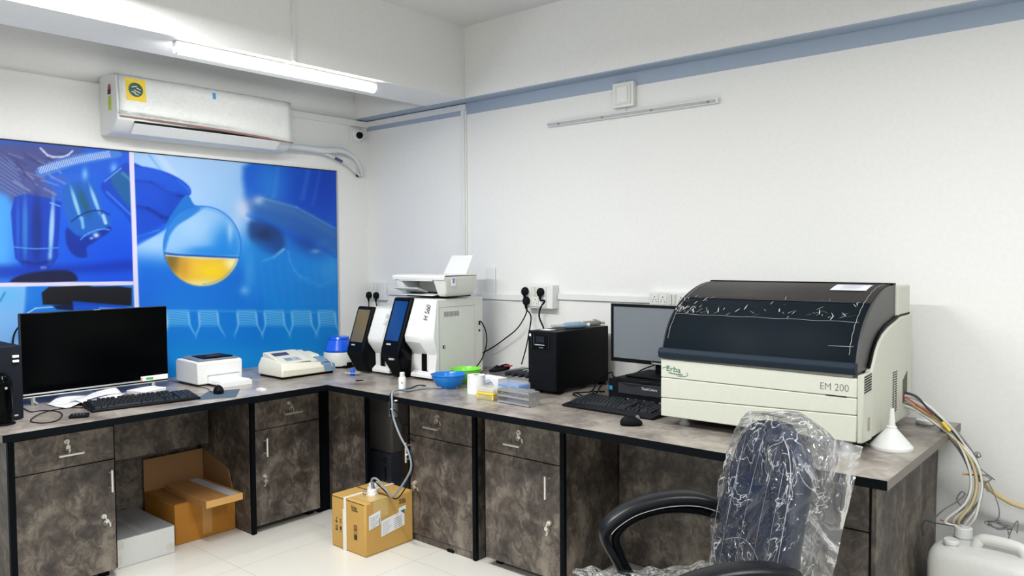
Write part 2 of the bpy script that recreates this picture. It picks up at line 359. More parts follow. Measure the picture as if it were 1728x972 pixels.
    poly([(104, 330), (112, 310), (150, 306), (164, 324), (176, 358), (187, 370), (184, 384), (150, 396), (122, 390), (112, 368)], (24, 92, 186), 1.6, 1, L1)
    blob(142, 342, 8, 28, (22, 84, 110), .8, rot=-.35, clip=L1, p=2); blob(128, 344, 3.5, 30, (150, 200, 220), .85, rot=-.3, clip=L1, p=2); blob(160, 338, 3.5, 26, (160, 206, 240), .8, rot=-.35, clip=L1, p=2)
    line([(120, 374), (132, 365), (146, 358), (160, 355), (172, 356), (184, 362)], 2.4, (8, 40, 120), 1.6, .9, L1); line([(138, 368), (140, 384)], 5, (140, 196, 225), 2.5, .7, L1); line([(174, 364), (178, 376)], 6, (190, 220, 245), 2.5, .75, L1)
    poly([(112, 384), (130, 398), (150, 398), (182, 382), (186, 390), (160, 408), (146, 418), (146, 434), (126, 432), (112, 412)], (6, 44, 150), 2.5, 1, L1)
    line([(136, 404), (142, 398), (150, 393), (164, 388), (176, 386), (184, 388)], 2.4, (84, 152, 228), 1.6, .8, L1); blob(162, 397, 5, 4, (214, 230, 250), .9, clip=L1); blob(154, 402, 3, 2, (180, 214, 245), .8, clip=L1)
    blob(143, 294, 5, 10, (150, 200, 245), .7, clip=L1); blob(192, 284, 6, 9, (150, 190, 245), .7, clip=L1)
    poly([(170, 314), (186, 294), (222, 278), (226, 376), (206, 358), (180, 334)], (10, 64, 190), 2, 1, L1); poly([(186, 304), (204, 288), (226, 306), (226, 352), (208, 338)], (24, 92, 150), 4, .9, L1)
    line([(176, 306), (204, 284)], 2.5, (120, 178, 240), 2, .7, L1); line([(180, 324), (220, 362)], 3, (50, 130, 230), 2, .8, L1); line([(206, 292), (222, 306)], 4, (80, 150, 190), 3, .6, L1)
    poly([(-200, 450), (60, 448), (140, 446), (226, 438), (226, 456), (110, 462), (0, 470), (-200, 480)], (4, 46, 170), 8, .8, L1)
    poly([(26, 468), (60, 459), (112, 456), (130, 468), (118, 476), (24, 478)], (16, 20, 56), 3, .95, L1)
    # ---- lower left picture
    L2 = L1*np.clip(Y_-(478+(X_-217)*-.0), 0, 1)
    put(L2, (120, 176, 236)); poly([(44, 480), (230, 478), (230, 760), (24, 760)], (22, 112, 214), 4, 1, L2); blob(10, 500, 30, 20, (90, 176, 232), .7, clip=L2)
    blob(0, 620, 30, 40, (150, 184, 232), .6, clip=L2)
    poly([(70, 494), (82, 484), (130, 482), (136, 478), (158, 484), (200, 483), (222, 486), (222, 516), (150, 516), (72, 514)], (15, 17, 26), 1.4, 1, L2, False)
    line([(40, 532), (60, 520), (90, 518)], 2.4, (160, 200, 240), 1.2, .9, L2); poly([(88, 516), (126, 512), (124, 524), (96, 522)], (12, 22, 60), 2, 1, L2); poly([(122, 508), (216, 516), (216, 524), (124, 524)], (14, 74, 200), 2, .9, L2)
    line([(168, 520), (222, 522)], 3, (150, 196, 240), 2, .6, L2); line([(8, 494), (0, 508)], 3, (20, 90, 160), 2, .6, L2)
    # ---- white dividers
    put(np.clip(4.0-np.abs(X_-seam-4.0)+.5, 0, 1)*1.0, (214, 210, 238)); put(np.clip(3.2-np.abs(Y_-(478-(X_-217)*.012))+.5, 0, 1)*L1, (214, 210, 238))
    # slight sheet-to-sheet tone of printed vinyl
    C2 = np.clip(C/255*.97, 0, 1); Clin = np.where(C2 <= .04045, C2/12.92, ((C2+.055)/1.055)**2.4)
    co = np.empty(((nu+1)*(nv+1), 3), np.float32); co[:, 0] = .008; co[:, 1] = Y.ravel(); co[:, 2] = Z.ravel()
    idx = np.arange((nu+1)*(nv+1)).reshape(nu+1, nv+1)
    q = np.stack([idx[:-1, :-1], idx[1:, :-1], idx[1:, 1:], idx[:-1, 1:]], -1).reshape(-1, 4)
    m = bpy.data.meshes.new('mural_print'); m.vertices.add(len(co)); m.vertices.foreach_set('co', co.ravel())
    m.loops.add(q.size); m.loops.foreach_set('vertex_index', q.ravel().astype(np.int32)); m.polygons.add(len(q)); m.polygons.foreach_set('loop_start', np.arange(0, q.size, 4, dtype=np.int32))
    m.update(calc_edges=True)
    at = m.color_attributes.new('print', 'FLOAT_COLOR', 'POINT'); rgba = np.ones((len(co), 4), np.float32); rgba[:, :3] = Clin.reshape(-1, 3); at.data.foreach_set('color', rgba.ravel())
    mm = bpy.data.materials.new('printed_vinyl'); mm.use_nodes = True; n = mm.node_tree.nodes; L = mm.node_tree.links
    a = n.new('ShaderNodeAttribute'); a.attribute_name = 'print'; L.new(a.outputs['Color'], n['Principled BSDF'].inputs['Base Color']); n['Principled BSDF'].inputs['Roughness'].default_value = .42; n['Principled BSDF'].inputs['Specular IOR Level'].default_value = .3
    t = thing('wall_mural', 'large blue laboratory photo mural with a round flask of yellow liquid on the left wall', 'mural', (0, -1.5, z0))
    m.transform(Matrix.Translation((0, 1.5, -z0)))
    obj('printed_sheet', m, mm, t)
    k = MB().box(.0005, .0075, y0+1.5, y1+1.5, 0, z1-z0)
    obj('backing_board', k, DGREY, t)
    e = MB().box(.0, .013, y0+1.5, y1+1.504, z1-z0, z1-z0+.005); obj('edge_strip', e, DGREY, t)
    e = MB().box(.0, .013, y1+1.5, y1+1.507, 0, z1-z0+.005); obj('edge_strip', e, LGREY, t)
mural()
# ------------------------------------------------------------------ worktops
A, B, L1, RX, HC, TT = .8915, .9997, 2.4524, 3.5746, .75, .0293
SEAM = 1.835
def worktop(name, label, poly, edges, shade):
    t = thing(name, label, 'worktop', (0, 0, HC-TT))
    obj('slab', MB().prism(poly, 'z', 0, TT), STONE_LIT, t)
    for (nm, a, b, m) in edges:
        (x0, y0), (x1, y1) = a, b; d = Vector((x1-x0, y1-y0, 0)).normalized(); nrm = Vector((d.y, -d.x, 0))*.0015
        k = MB(); p = [Vector((x0, y0, .0003)), Vector((x1, y1, .0003))]
        k.add([p[0], p[1], p[1]+nrm, p[0]+nrm]+[q+Vector((0, 0, TT-.0008)) for q in (p[0], p[1], p[1]+nrm, p[0]+nrm)], [(0, 1, 2, 3), (4, 5, 6, 7), (0, 1, 5, 4), (1, 2, 6, 5), (2, 3, 7, 6), (3, 0, 4, 7)])
        obj('edge_band', k, m, t)
worktop('worktop', 'stone-patterned worktop along the mural wall running round the corner to the seam', [(.001, -L1), (A, -L1), (A, -B), (SEAM-.0012, -B), (SEAM-.0012, -.001), (.001, -.001)],
        [('f', (A, -L1), (A, -B), EDGEB), ('f', (A, -B), (SEAM-.001, -B), EDGEB), ('f', (.001, -L1), (A, -L1), EDGEG)], 0)
worktop('worktop', 'stone-patterned worktop under the big cream analyser, from the seam to the right end', [(SEAM, -B), (RX, -B), (RX, -.001), (SEAM, -.001)],
        [('f', (SEAM, -B), (RX, -B), EDGEB), ('f', (RX, -B), (RX, -.001), EDGEG)], 0)
# ------------------------------------------------------------------ cabinets (local: front at y=0 facing -y, width along x)
ZT = HC-TT
def key_set(parent, x, z, ang=0, y=-.024):
    lk = obj('lock', MB().tube([(x, -.0185, z), (x, -.027, z)], [.0115, .0105], 16), CHROME, parent, smooth=True)
    k = MB().tube([(x, -.026, z), (x, -.040, z)], .004, 8)
    c, s = math.cos(ang), math.sin(ang)
    def rp(u, v): return (x+u*c-v*s, z+u*s+v*c)
    k.prism([rp(-.002, 0), rp(.002, 0), rp(.0026, -.012), rp(.008, -.016), rp(.008, -.028), rp(-.008, -.028), rp(-.008, -.016), rp(-.0026, -.012)], 'y', -.0405, -.0385)
    k.prism([rp(.006, -.03), rp(.012, -.034), rp(.006, -.052), rp(.001, -.05)], 'y', -.036, -.0342)
    ring = [(x+.0, -.037, z-.026)]; k.tube([(x+.007*math.cos(a_)*1.0, -.037, z-.026+.009*math.sin(a_)) for a_ in np.linspace(0, 2*PI, 14)], .0009, 5)
    obj('key', k, CHROME, parent, smooth=True)
def bar(parent, p0, p1):
    p0, p1 = Vector(p0), Vector(p1); d = (p1-p0); k = MB().tube([p0, p1], .0055, 14)
    for t_ in (.16, .84):
        q = p0+d*t_; k.tube([q, q+Vector((0, .032, 0))], .004, 10)
    obj('handle', k, CHROME, parent, smooth=True)
def cabinet(label, loc, rz, w, door_handle_x, dh, dlock, drh, drl, full=(True, True), side_w=(.02, .02), plinth=False, depth=.5, kang=(0, .4)):
    t = thing('base_cabinet', label, 'cabinet', loc, rz, None)
    b = MB(); sl, sr = side_w
    b.box(-sl, 0, -.0, depth, (0 if full[0] else .04), ZT-.001); b.box(w, w+sr, -.0, depth, (0 if full[1] else .04), ZT-.001)
    b.box(0, w, depth-.012, depth, .04, ZT-.001); b.box(0, w, .004, depth-.012, .04, .056)
    b.box(0, w, .004, .05, .674, ZT-.001); b.box(0, w, .006, depth-.012, .52, .535)
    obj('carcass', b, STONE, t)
    e = MB()
    for x0, x1, fu in ((-sl, 0, full[0]), (w, w+sr, full[1])): e.box(x0, x1, -.019, 0, 0 if fu else .04, ZT-.001)
    e.box(0, w, -.001, .0035, .040, ZT-.001)
    obj('black_edging', e, EDGEB, t)
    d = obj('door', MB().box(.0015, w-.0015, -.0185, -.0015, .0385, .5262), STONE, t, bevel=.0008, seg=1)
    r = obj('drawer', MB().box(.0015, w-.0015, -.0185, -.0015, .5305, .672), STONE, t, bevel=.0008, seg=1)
    bar(d, (door_handle_x, -.05, dh[0]), (door_handle_x, -.05, dh[1])); key_set(d, dlock[0], dlock[1], kang[1])
    bar(r, (drh[0], -.05, drh[2]), (drh[1], -.05, drh[2])); key_set(r, drl[0], drl[1], kang[0])
    if plinth:
        obj('plinth', MB().box(0, w, -.012, .0, .0, .038), STONE, t); obj('foot', MB().box(w*.6, w*.7, -.02, -.0125, 0, .014), BLACK, t, bevel=.002)
    else:
        for (x, on) in ((.02, not full[0]), (w-.05, not full[1])):
            for y in (.03, depth-.08):
                if on or y > .1: obj('foot', MB().box(x, x+.035, y, y+.04, 0, .04), BLACK, t, bevel=.002)
    return t
H90 = PI/2
cabinet('stone-look base cabinet at the far left under the black screen', (FA, -2.353, 0), H90, .3845, .361, (.392, .488), (.333, .285), (.153, .250, .588), (.193, .640), (True, False), (.022, .002), kang=(0, .35))
cabinet('stone-look base cabinet beside the inner corner, under the beige bench photometer', (FA, -1.285, 0), H90, .386, .050, (.393, .488), (.050, .288), (.156, .260, .593), (.198, .645), (True, False), (.022, .002), kang=(.3, -.3))
cabinet('stone-look base cabinet right of the taped carton, below the blue bowl', (1.329, FB, 0), 0, .426, .005, (.392, .491), (.038, .292), (.133, .231, .587), (.205, .645), (True, True), (.012, .02), True, kang=(.6, .8))
cabinet('stone-look base cabinet below the black power unit, beside the open knee space', (1.835, FB, 0), 0, .426, .371, (.385, .482), (.370, .275), (.140, .232, .585), (.209, .641), (False, True), (.002, .02), kang=(.5, -.2))
cabinet('stone-look base cabinet at the right end, behind the wrapped chair', (3.07, FB, 0), 0, .41, .04, (.392, .491), (.05, .292), (.14, .24, .587), (.19, .645), (True, True), (.018, .0015))
# end panel, corner filler, modesty panels
k = MB().prism([(FB-.019, 0), (FB-.019, ZT-.0005), (-.004, ZT-.0005), (-.004, .60), (-.022, .464), (-.022, 0)], 'x', 3.4825, 3.5)
ep = thing('end_panel', 'stone-look panel closing the right end of the bench beside the jerrycan', 'panel', (3.4825, FB, 0)); k.v = [(x-3.4825, y-FB, z) for x, y, z in k.v]
obj('board', k, STONE, ep); obj('edge_strip', MB().box(-.0005, .004, -.0205, -.0195, 0, ZT-.001), EDGEB, ep)
cp = thing('corner_panel', 'stone-look filler panel in the inner corner left of the open niche', 'panel', (.64, FB, 0))
obj('board', MB().box(0, .315, 0, .018, .0, ZT-.001), STONE, cp); obj('edge_strip', MB().box(.315, .333, -.001, .018, 0, ZT-.001), EDGEB, cp)
dk = tag(obj('gap_shade_panel', MB().box(.62, .6385, -.885, -.40, 0, ZT-.001), EDGEB), 'black sheet added as the shade of the gap at the inner corner', 'panel')  # black sheet put in to darken the shaded corner gap
mp = thing('modesty_panel', 'dark stone-look back panel in the left knee space above the boxes', 'panel', (.14, -1.96, 0))
obj('board', MB().box(.13, .148, 0, .63, .42, ZT-.001), STONE, mp); obj('lower_board', MB().box(0, .018, 0, .63, 0, ZT-.001), STONE, mp)
mp = thing('modesty_panel', 'dark stone-look back panel in the right knee space behind the chair', 'panel', (2.29, -.42, 0))
obj('board', MB().box(0, .755, 0, .018, 0.02, ZT-.001), STONE, mp)
# ------------------------------------------------------------------ wall and ceiling fittings
def batten(label, loc, rz, L_, group=None, e=TUBE_E, below=False):
    t = thing('tube_light', label, 'lamp', loc, rz, group)
    obj('housing', MB().box(-L_/2, L_/2, -.02, .02, -.022, 0), WHITE, t, bevel=.003)
    em = bpy.data.materials.get('lit_tube_%g' % e) or mat('lit_tube_%g' % e, (255, 253, 246), .4, emit=e)
    prof = [(.022*math.cos(a), -.022-.030*math.sin(a)) for a in np.linspace(.0, PI, 12)]
    obj('diffuser', MB().prism([(y, z) for y, z in prof], 'x', -L_/2+.012, L_/2-.012), em, t, smooth=True)
    for s_ in (-1, 1): obj('end_cap', MB().prism([(y*1.06, z*1.03+.0005) for y, z in prof], 'x', s_*L_/2, s_*(L_/2-.012)), WHITE, t)
    return t
batten('lit white tube light under the beam above the air conditioner', (.955, -1.25, ZL-.0015), H90, 1.085)
for i, q in enumerate(LAMPS):
    b_ = batten('white tube light on rods, added out of view to light the room', (q[0], q[1], q[2]), 0, 1.2, 'added tube lights hung out of view', e=1.5); obj('rod', MB().cyl((-.5, 0, .001), (-.5, 0, ZC-q[2]-.001), .005, 8), WHITE, b_); obj('rod', MB().cyl((.5, 0, .001), (.5, 0, ZC-q[2]-.001), .005, 8), WHITE, b_)
tag(obj('conduit', MB().box(BX1+.0005, BX1+.013, -1.262, -1.246, ZL+.0, ZC).tube([(BX1+.004, -1.254, ZL+.03), (BX1+.006, -1.254, ZL+.012), (.985, -1.268, ZL-.01)], .005, 8, smooth=5), WHITE), 'white conduit strip running down the beam to the lit tube', 'conduit')
tag(obj('conduit', MB().box(.0005, .014, -.088, -.072, 2.332, ZL+.4).box(.0005, .02, -.094, -.066, 2.36, 2.385), WHITE), 'thin white conduit dropping behind the beam above the dome camera', 'conduit')
# trunking: left wall, over the blue band, then down
tr = thing('cable_trunking', 'white trunking over the blue-grey band, turning down the wall behind the printer', 'cable trunking', (0, 0, 2.2))
obj('channel', MB().box(.021, .944, -.017, -.0029, .083, .118), WHITE, tr, bevel=.002)
obj('channel', MB().box(.908, .934, -.018, -.0005, -1.02, .0825).box(.9345, .944, -.010, -.0005, -1.02, .0825), WHITE, tr, bevel=.002)
tag(obj('cable_trunking', MB().box(.0005, .02, -.62, -.0005, 2.278, 2.318), WHITE, bevel=.002), 'white trunking along the mural wall from air conditioner to corner', 'cable trunking')
tag(obj('cable_trunking', MB().box(.215, .63, -.015, -.0005, 1.155, 1.187).box(.63, 1.43, -.015, -.0005, 1.153, 1.185), WHITE, bevel=.002), 'white trunking low on the wall between the corner socket and the middle socket box', 'cable trunking')
tag(obj('cable_trunking', MB().box(1.632, 2.215, -.015, -.0005, 1.168, 1.200), WHITE, bevel=.002), 'white trunking between the middle socket box and the row of sockets', 'cable trunking')
# slim unlit batten and blank plate high on the right wall
t = thing('tube_fitting', 'slim unlit white batten high on the right wall', 'lamp', (2.07, 0, 2.122))
obj('channel', MB().box(-.5, .5, -.026, -.0005, -.013, .011), WHITE, t, bevel=.003); obj('reflector', MB().box(-.49, .49, -.032, -.0262, -.009, .003), LGREY, t, bevel=.001)
for x in (-.42, -.14, .15, .45): obj('clip', MB().box(x, x+.012, -.034, -.0321, -.01, -.002), GREY, t)
t = thing('junction_box', 'square white wall plate just above the unlit batten', 'wall plate', (2.06, 0, 2.215))
obj('box', MB().box(-.062, .062, -.03, -.0005, -.062, .062), WHITE, t, bevel=.004)
obj('cover', MB().box(-.048, .048, -.034, -.0301, -.05, .05), WHITE2, t, bevel=.003); obj('blank_insert', MB().box(-.03, .03, -.037, -.0341, -.04, .04), WHITE, t, bevel=.002)
obj('wire', MB().tube([(.0, -.004, -.061), (.004, -.006, -.075), (.0, -.006, -.085)], .003, 6), WHITE, t)
# dome camera in the corner
t = thing('dome_camera', 'white dome security camera beside the ceiling corner', 'camera', (0, -.095, 2.222), 0)
obj('base_plate', MB().box(.0005, .012, -.05, .05, -.05, .05), WHITE, t, bevel=.006)
ax = Vector((.78, -.55, -.30)).normalized(); c0 = Vector((.012, 0, 0))
def axis_lathe(prof, o, d, n=24):
    k = MB().lathe(prof, n=n); R_ = Vector((0, 0, 1)).rotation_difference(Vector(d)).to_matrix()
    k.v = [tuple(Vector(o)+R_ @ Vector(p)) for p in k.v]; return k
obj('collar', axis_lathe([(.044, 0), (.044, .012), (.036, .02), (.0, .021)], (.0121, 0, 0), (1, 0, 0)), WHITE, t, smooth=True)
obj('ball', axis_lathe([(.034*math.sin(a), -.034*math.cos(a)) for a in np.linspace(0, PI*.84, 16)], (.040, 0, 0), ax), WHITE, t, smooth=True)
obj('lens', axis_lathe([(.0, .020), (.021, .022), (.023, .028), (.019, .033), (.0, .036)], (.040, 0, 0), ax), GLOSS, t, smooth=True)
# ------------------------------------------------------------------ air conditioner
t = thing('air_conditioner', 'white split air conditioner in crinkled plastic film above the mural', 'air conditioner', (0, -1.22, 2.03))
hw = .502
def acbody():
    k = MB(); prof = [(.0, .005), (.0, .295), (.03, .303), (.165, .300), (.195, .285), (.207, .15), (.205, .07), (.15, .018), (.08, .0)]
    return k.prism(prof, 'y', -hw, hw)
obj('body', acbody(), WHITE, t, bevel=.006, seg=3)
# front panel with curved lower edge
n = 24; top = .288; pts = []
k = MB(); ring0 = []; ring1 = []
def xfront(z): return .2085 if z < .15 else .2085-(z-.15)*.09
for i in range(n+1):
    y = -hw+.01+(2*hw-.02)*i/n; zl = .085-.030*(i/n)**2.0 + .0
    ring0.append((y, zl))
vs = []; fs = []
for i, (y, zl) in enumerate(ring0):
    for j in range(6):
        z = zl+(top-zl)*j/5; vs += [(xfront(z)+.004, y, z)]
for i in range(n):
    for j in range(5): a_ = i*6+j; fs.append((a_, a_+6, a_+7, a_+1))
obj('front_panel', MB().add(vs, fs), WHITE, t, solid=.006, smooth=True)
obj('trim_line', MB().tube([(.2145, y, zl-.003) for y, zl in ring0], [.003, .005, .0065, .006, .004], 8), mat('copper_trim', (150, 116, 112), .4), t, smooth=True)
k = MB().prism([(.204, .058), (.150, .012), (.144, .016), (.196, .062)], 'y', -hw+.085, hw-.085); k.v = [(x+.004, y, z-.004) for x, y, z in k.v]
obj('louvre', k, WHITE, t, bevel=.002); obj('outlet_slot', MB().box(.180, .2075, -hw+.085, hw-.085, .058, .067), BLACK, t)
# film with folds
rs = random.Random(4)
FILM = bpy.data.materials.new('crinkled_film'); FILM.use_nodes = True
def film_mat(m, sc=26, tint=(1, 1, 1), mixv=.14, white=.10, bumpd=.02, gw=1.0, crease_glint=.5):
    n = m.node_tree.nodes; L = m.node_tree.links; n.remove(n['Principled BSDF']); out = n['Material Output']
    tr_ = n.new('ShaderNodeBsdfTransparent'); tr_.inputs[0].default_value = tint+(1,)
    gl = n.new('ShaderNodeBsdfGlossy'); gl.inputs['Roughness'].default_value = .12
    df = n.new('ShaderNodeBsdfDiffuse'); df.inputs[0].default_value = (.85, .87, .9, 1)
    tc = n.new('ShaderNodeTexCoord'); vz = n.new('ShaderNodeTexVoronoi'); vz.feature = 'F1'; vz.inputs['Scale'].default_value = sc
    nz = n.new('ShaderNodeTexNoise'); nz.inputs['Scale'].default_value = sc*.35; nz.inputs['Distortion'].default_value = 3; nz.inputs['Detail'].default_value = 3
    L.new(tc.outputs['Object'], nz.inputs['Vector'])
    ms = n.new('ShaderNodeVectorMath'); ms.operation = 'MULTIPLY_ADD'; ms.inputs[1].default_value = (.25, .25, .25); L.new(nz.outputs['Color'], ms.inputs[0]); L.new(tc.outputs['Object'], ms.inputs[2]); L.new(ms.outputs[0], vz.inputs['Vector'])
    bp = n.new('ShaderNodeBump'); bp.inputs['Strength'].default_value = 1; bp.inputs['Distance'].default_value = bumpd; hm = n.new('ShaderNodeMath'); hm.operation = 'MULTIPLY_ADD'; hm.inputs[1].default_value = .6; L.new(vz.outputs['Distance'], hm.inputs[0]); L.new(nz.outputs['Fac'], hm.inputs[2]); L.new(hm.outputs[0], bp.inputs['Height']); L.new(bp.outputs[0], gl.inputs['Normal'])
    lw = n.new('ShaderNodeFresnel'); lw.inputs[0].default_value = 1.5; L.new(bp.outputs[0], lw.inputs[1])
    m1 = n.new('ShaderNodeMath'); m1.operation = 'ADD'; m1.inputs[1].default_value = mixv; g1 = n.new('ShaderNodeMath'); g1.operation = 'MULTIPLY'; g1.inputs[1].default_value = gw; L.new(lw.outputs[0], g1.inputs[0]); L.new(g1.outputs[0], m1.inputs[0])
    a1 = n.new('ShaderNodeMixShader'); L.new(m1.outputs[0], a1.inputs[0]); L.new(tr_.outputs[0], a1.inputs[1]); L.new(gl.outputs[0], a1.inputs[2])
    cr = n.new('ShaderNodeMapRange'); cr.inputs['From Min'].default_value = .5; cr.inputs['From Max'].default_value = .75; cr.inputs['To Min'].default_value = white*.4; cr.inputs['To Max'].default_value = white*2.2; L.new(nz.outputs['Fac'], cr.inputs[0])  # whitish haze of the film painted in as patches
    a2 = n.new('ShaderNodeMixShader'); ve = n.new('ShaderNodeTexVoronoi'); ve.feature = 'DISTANCE_TO_EDGE'; ve.inputs['Scale'].default_value = sc*.8; L.new(ms.outputs[0], ve.inputs['Vector'])
    er = n.new('ShaderNodeMapRange'); er.inputs['From Min'].default_value = 0; er.inputs['From Max'].default_value = .03; er.inputs['To Min'].default_value = crease_glint; er.inputs['To Max'].default_value = 0; L.new(ve.outputs['Distance'], er.inputs[0])  # crinkle highlights painted as white lines along the folds
    nm = n.new('ShaderNodeTexNoise'); nm.inputs['Scale'].default_value = sc*.6; L.new(tc.outputs['Object'], nm.inputs['Vector'])
    mm_ = n.new('ShaderNodeMapRange'); mm_.inputs['From Min'].default_value = .42; mm_.inputs['From Max'].default_value = .56; L.new(nm.outputs['Fac'], mm_.inputs[0])
    em_ = n.new('ShaderNodeMath'); em_.operation = 'MULTIPLY'; L.new(er.outputs[0], em_.inputs[0]); L.new(mm_.outputs[0], em_.inputs[1])
    ad_ = n.new('ShaderNodeMath'); ad_.operation = 'ADD'; ad_.use_clamp = True; L.new(em_.outputs[0], ad_.inputs[0]); L.new(cr.outputs[0], ad_.inputs[1])
    L.new(ad_.outputs[0], a2.inputs[0]); L.new(a1.outputs[0], a2.inputs[1]); L.new(df.outputs[0], a2.inputs[2]); L.new(a2.outputs[0], out.inputs[0])
film_mat(FILM, 22, (.99, .995, .995), .0, .02, .001, gw=.2, crease_glint=.22)
def filmac(u_, v_):
    y = -hw-.004+u_*(2*hw+.02); z = .06+.255*v_; x = xfront(z)+.008+.0016*math.sin(u_*60+v_*14)*math.sin(v_*19+u_*7)
    if v_ > .93: x -= (v_-.93)*1.2
    if v_ < .1: z += .03*(1-u_) - .0
    return (x, y, z)
obj('protective_film', MB().grid(filmac, 90, 24), FILM, t, smooth=True, auto=180)
st = MB().box(.2065, .2125, -hw+.045, -hw+.145, .19, .285); st = MB().grid(lambda u_, v_: (xfront(.165+.11*v_)+.0081, -hw+.042+.098*u_, .165+.112*v_), 2, 2)
obj('energy_sticker', st, YEL, t, label='yellow sticker with a round picture')
obj('round_label', axis_lathe([(.0, .0), (.036, .0), (.036, .0005), (0, .0006)], (xfront(.222)+.0083, -hw+.091, .222), (1, 0, .09)), mat('green_round_print', (52, 92, 82), .4), t)
k = MB()
for a_, b_ in (((-.02, .012), (.006, .018)), ((-.01, -.002), (.022, -.014)), ((-.022, -.01), (-.002, -.016)), ((.004, .01), (.024, .002)), ((-.006, -.02), (.012, -.026))):
    k.tube([(xfront(.222)+.0095-a_[1]*.09, -hw+.091+a_[0], .222+a_[1]), (xfront(.222)+.0095-b_[1]*.09, -hw+.091+b_[0], .222+b_[1])], .0025, 5)
obj('label_print', k, WHITE2, t)
k = MB().grid(lambda u_, v_: (xfront(.245+.03*v_)+.0078, .0+.02*u_, .238+.034*v_), 1, 1); obj('blue_tab', k, mat('blue_tape', (62, 150, 214), .5), t)
obj('brand_mark', MB().box(.2128, .2133, -hw+.055, -hw+.085, .108, .112).box(.2128, .2133, hw-.045, hw-.025, .082, .086), GREY, t)
e = MB().prism([(.12+.018*math.cos(a), .225+.026*math.sin(a)) for a in np.linspace(0, 2*PI, 18)[:-1]], 'y', -hw-.0012, -hw-.0004); obj('rating_label', e, mat('rating_red', (178, 70, 52), .5), t)
obj('rating_label', MB().box(.103, .137, -hw-.0022, -hw-.0014, .198, .222), DGREY, t); obj('rating_label', MB().box(.104, .14, -hw-.0012, -hw-.0004, .12, .19), mat('lime_label', (190, 206, 70), .5), t)
# pipes
WRAP = mat('pipe_wrap', (214, 219, 224), .6, bump=.3, bscale=90)
t = thing('refrigerant_pipe', 'white wrapped pipe curving from the air conditioner down to a hole', 'pipe', (0, 0, 0))
pp = [U(484, 247, 'x', .06), U(515, 250, 'x', .05), U(545, 254, 'x', .05), U(575, 254, 'x', .05), U(597, 265, 'x', .05), U(607, 280, 'x', .05), U(611, 296, 'x', .02)]
obj('wrapped_line', MB().tube(pp, [.020, .021, .020, .021, .022, .018, .015, .014, .014, .014, .013], 12, smooth=8), WRAP, t, smooth=True, auto=80)
q = [U(545, 258, 'x', .045), U(560, 264, 'x', .05), U(580, 274, 'x', .05), U(600, 290, 'x', .045), U(608, 297, 'x', .02)]
obj('drain_hose', MB().tube(q, .0085, 10, smooth=8), WHITE2, t, smooth=True, auto=80)
obj('wall_sleeve', MB().box(.0005, .022, -.1, -.065, 1.944, 1.965), mat('dark_hole', (50, 42, 38), .8), t, bevel=.004)
q = [U(565, 266.5, 'x', .055), U(577, 272.5, 'x', .055)]; obj('tape_band', MB().tube(q, .0098, 12), mat('blue_grey_tape', (74, 90, 130), .5), t, smooth=True)
# ------------------------------------------------------------------ sockets
def sock(parent, x, z, w_=.036, h_=.044, y=-.0): 
    k = MB().box(x-w_/2, x+w_/2, y-.003, y, z-h_/2, z+h_/2)
    m = obj('socket', k, WHITE, parent, bevel=.001)
    h = MB()
    for dx, dz, r in ((0, .011, .003), (-.0065, -.002, .0022), (.0065, -.002, .0022), (-.009, -.012, .0026), (.009, -.012, .0026)):
        h.tube([(x+dx*w_/.036, y-.0036, z+dz), (x+dx*w_/.036, y-.0031, z+dz)], r, 10)
    obj('pin_holes', h, BLACK, m)
def switch(parent, x, z, w_=.018, h_=.044, y=0): obj('switch', MB().prism([(y-.0, z-h_/2), (y-.004, z-h_/2), (y-.006, z+h_/2), (y-.0, z+h_/2)], 'x', x-w_/2+.0008, x+w_/2-.0008), WHITE2, parent, bevel=.0008)
def plug(parent_none, label, loc, group=None):
    t = thing('power_plug', label, 'plug', loc, 0, group)
    k = MB().loft([[(sx*math.cos(a)*1.0, y, sz*math.sin(a)+dz) for a in np.linspace(0, 2*PI, 17)[:-1]] for y, sx, sz, dz in ((0, .019, .022, 0), (-.012, .021, .024, 0), (-.024, .017, .021, -.002), (-.028, .011, .014, -.004))])
    obj('body', k, BLACKM, t, smooth=True, auto=50)
    obj('strain_relief', MB().tube([(0, -.014, -.018), (0, -.014, -.032), (0, -.013, -.044)], [.010, .007, .005], 10), BLACKM, t, smooth=True)
    return t
s1 = thing('socket_plate', 'white six-gang socket plate in the corner with two black plugs', 'socket', (.085, 0, 1.178))
obj('box', MB().box(-.055, .118, -.028, -.0005, -.062, .06), WHITE, s1, bevel=.004); obj('plate', MB().box(-.048, .07, -.032, -.0281, -.056, .054), WHITE2, s1, bevel=.003)
for i in range(3): sock(s1, -.028+i*.038, -.026, y=-.0321)
for i in range(2): sock(s1, -.028+i*.038, .024, y=-.0321)
switch(s1, .039, .024, y=-.0321); switch(s1, .057, .024, y=-.0321)
plug(None, 'black power plug in the corner socket plate, nearer the corner', (.057, -.0365, 1.149)); plug(None, 'black power plug in the corner socket plate, nearer the printer', (.133, -.0365, 1.149))
s2 = thing('socket_plate', 'white surface socket box above the black power unit with three plugs', 'socket', (1.52, 0, 1.183))
obj('box', MB().box(-.088, .11, -.058, -.0005, -.066, .064), WHITE, s2, bevel=.004); obj('plate', MB().box(-.082, .07, -.062, -.0581, -.058, .058), WHITE2, s2, bevel=.003)
for x in (-.055, -.004, .048): sock(s2, x, -.028, .042, .05, y=-.0621)
for x in (-.055, .048): sock(s2, x, .028, .042, .05, y=-.0621)
switch(s2, -.014, .028, y=-.0621, h_=.05); switch(s2, .006, .028, y=-.0621, h_=.05)
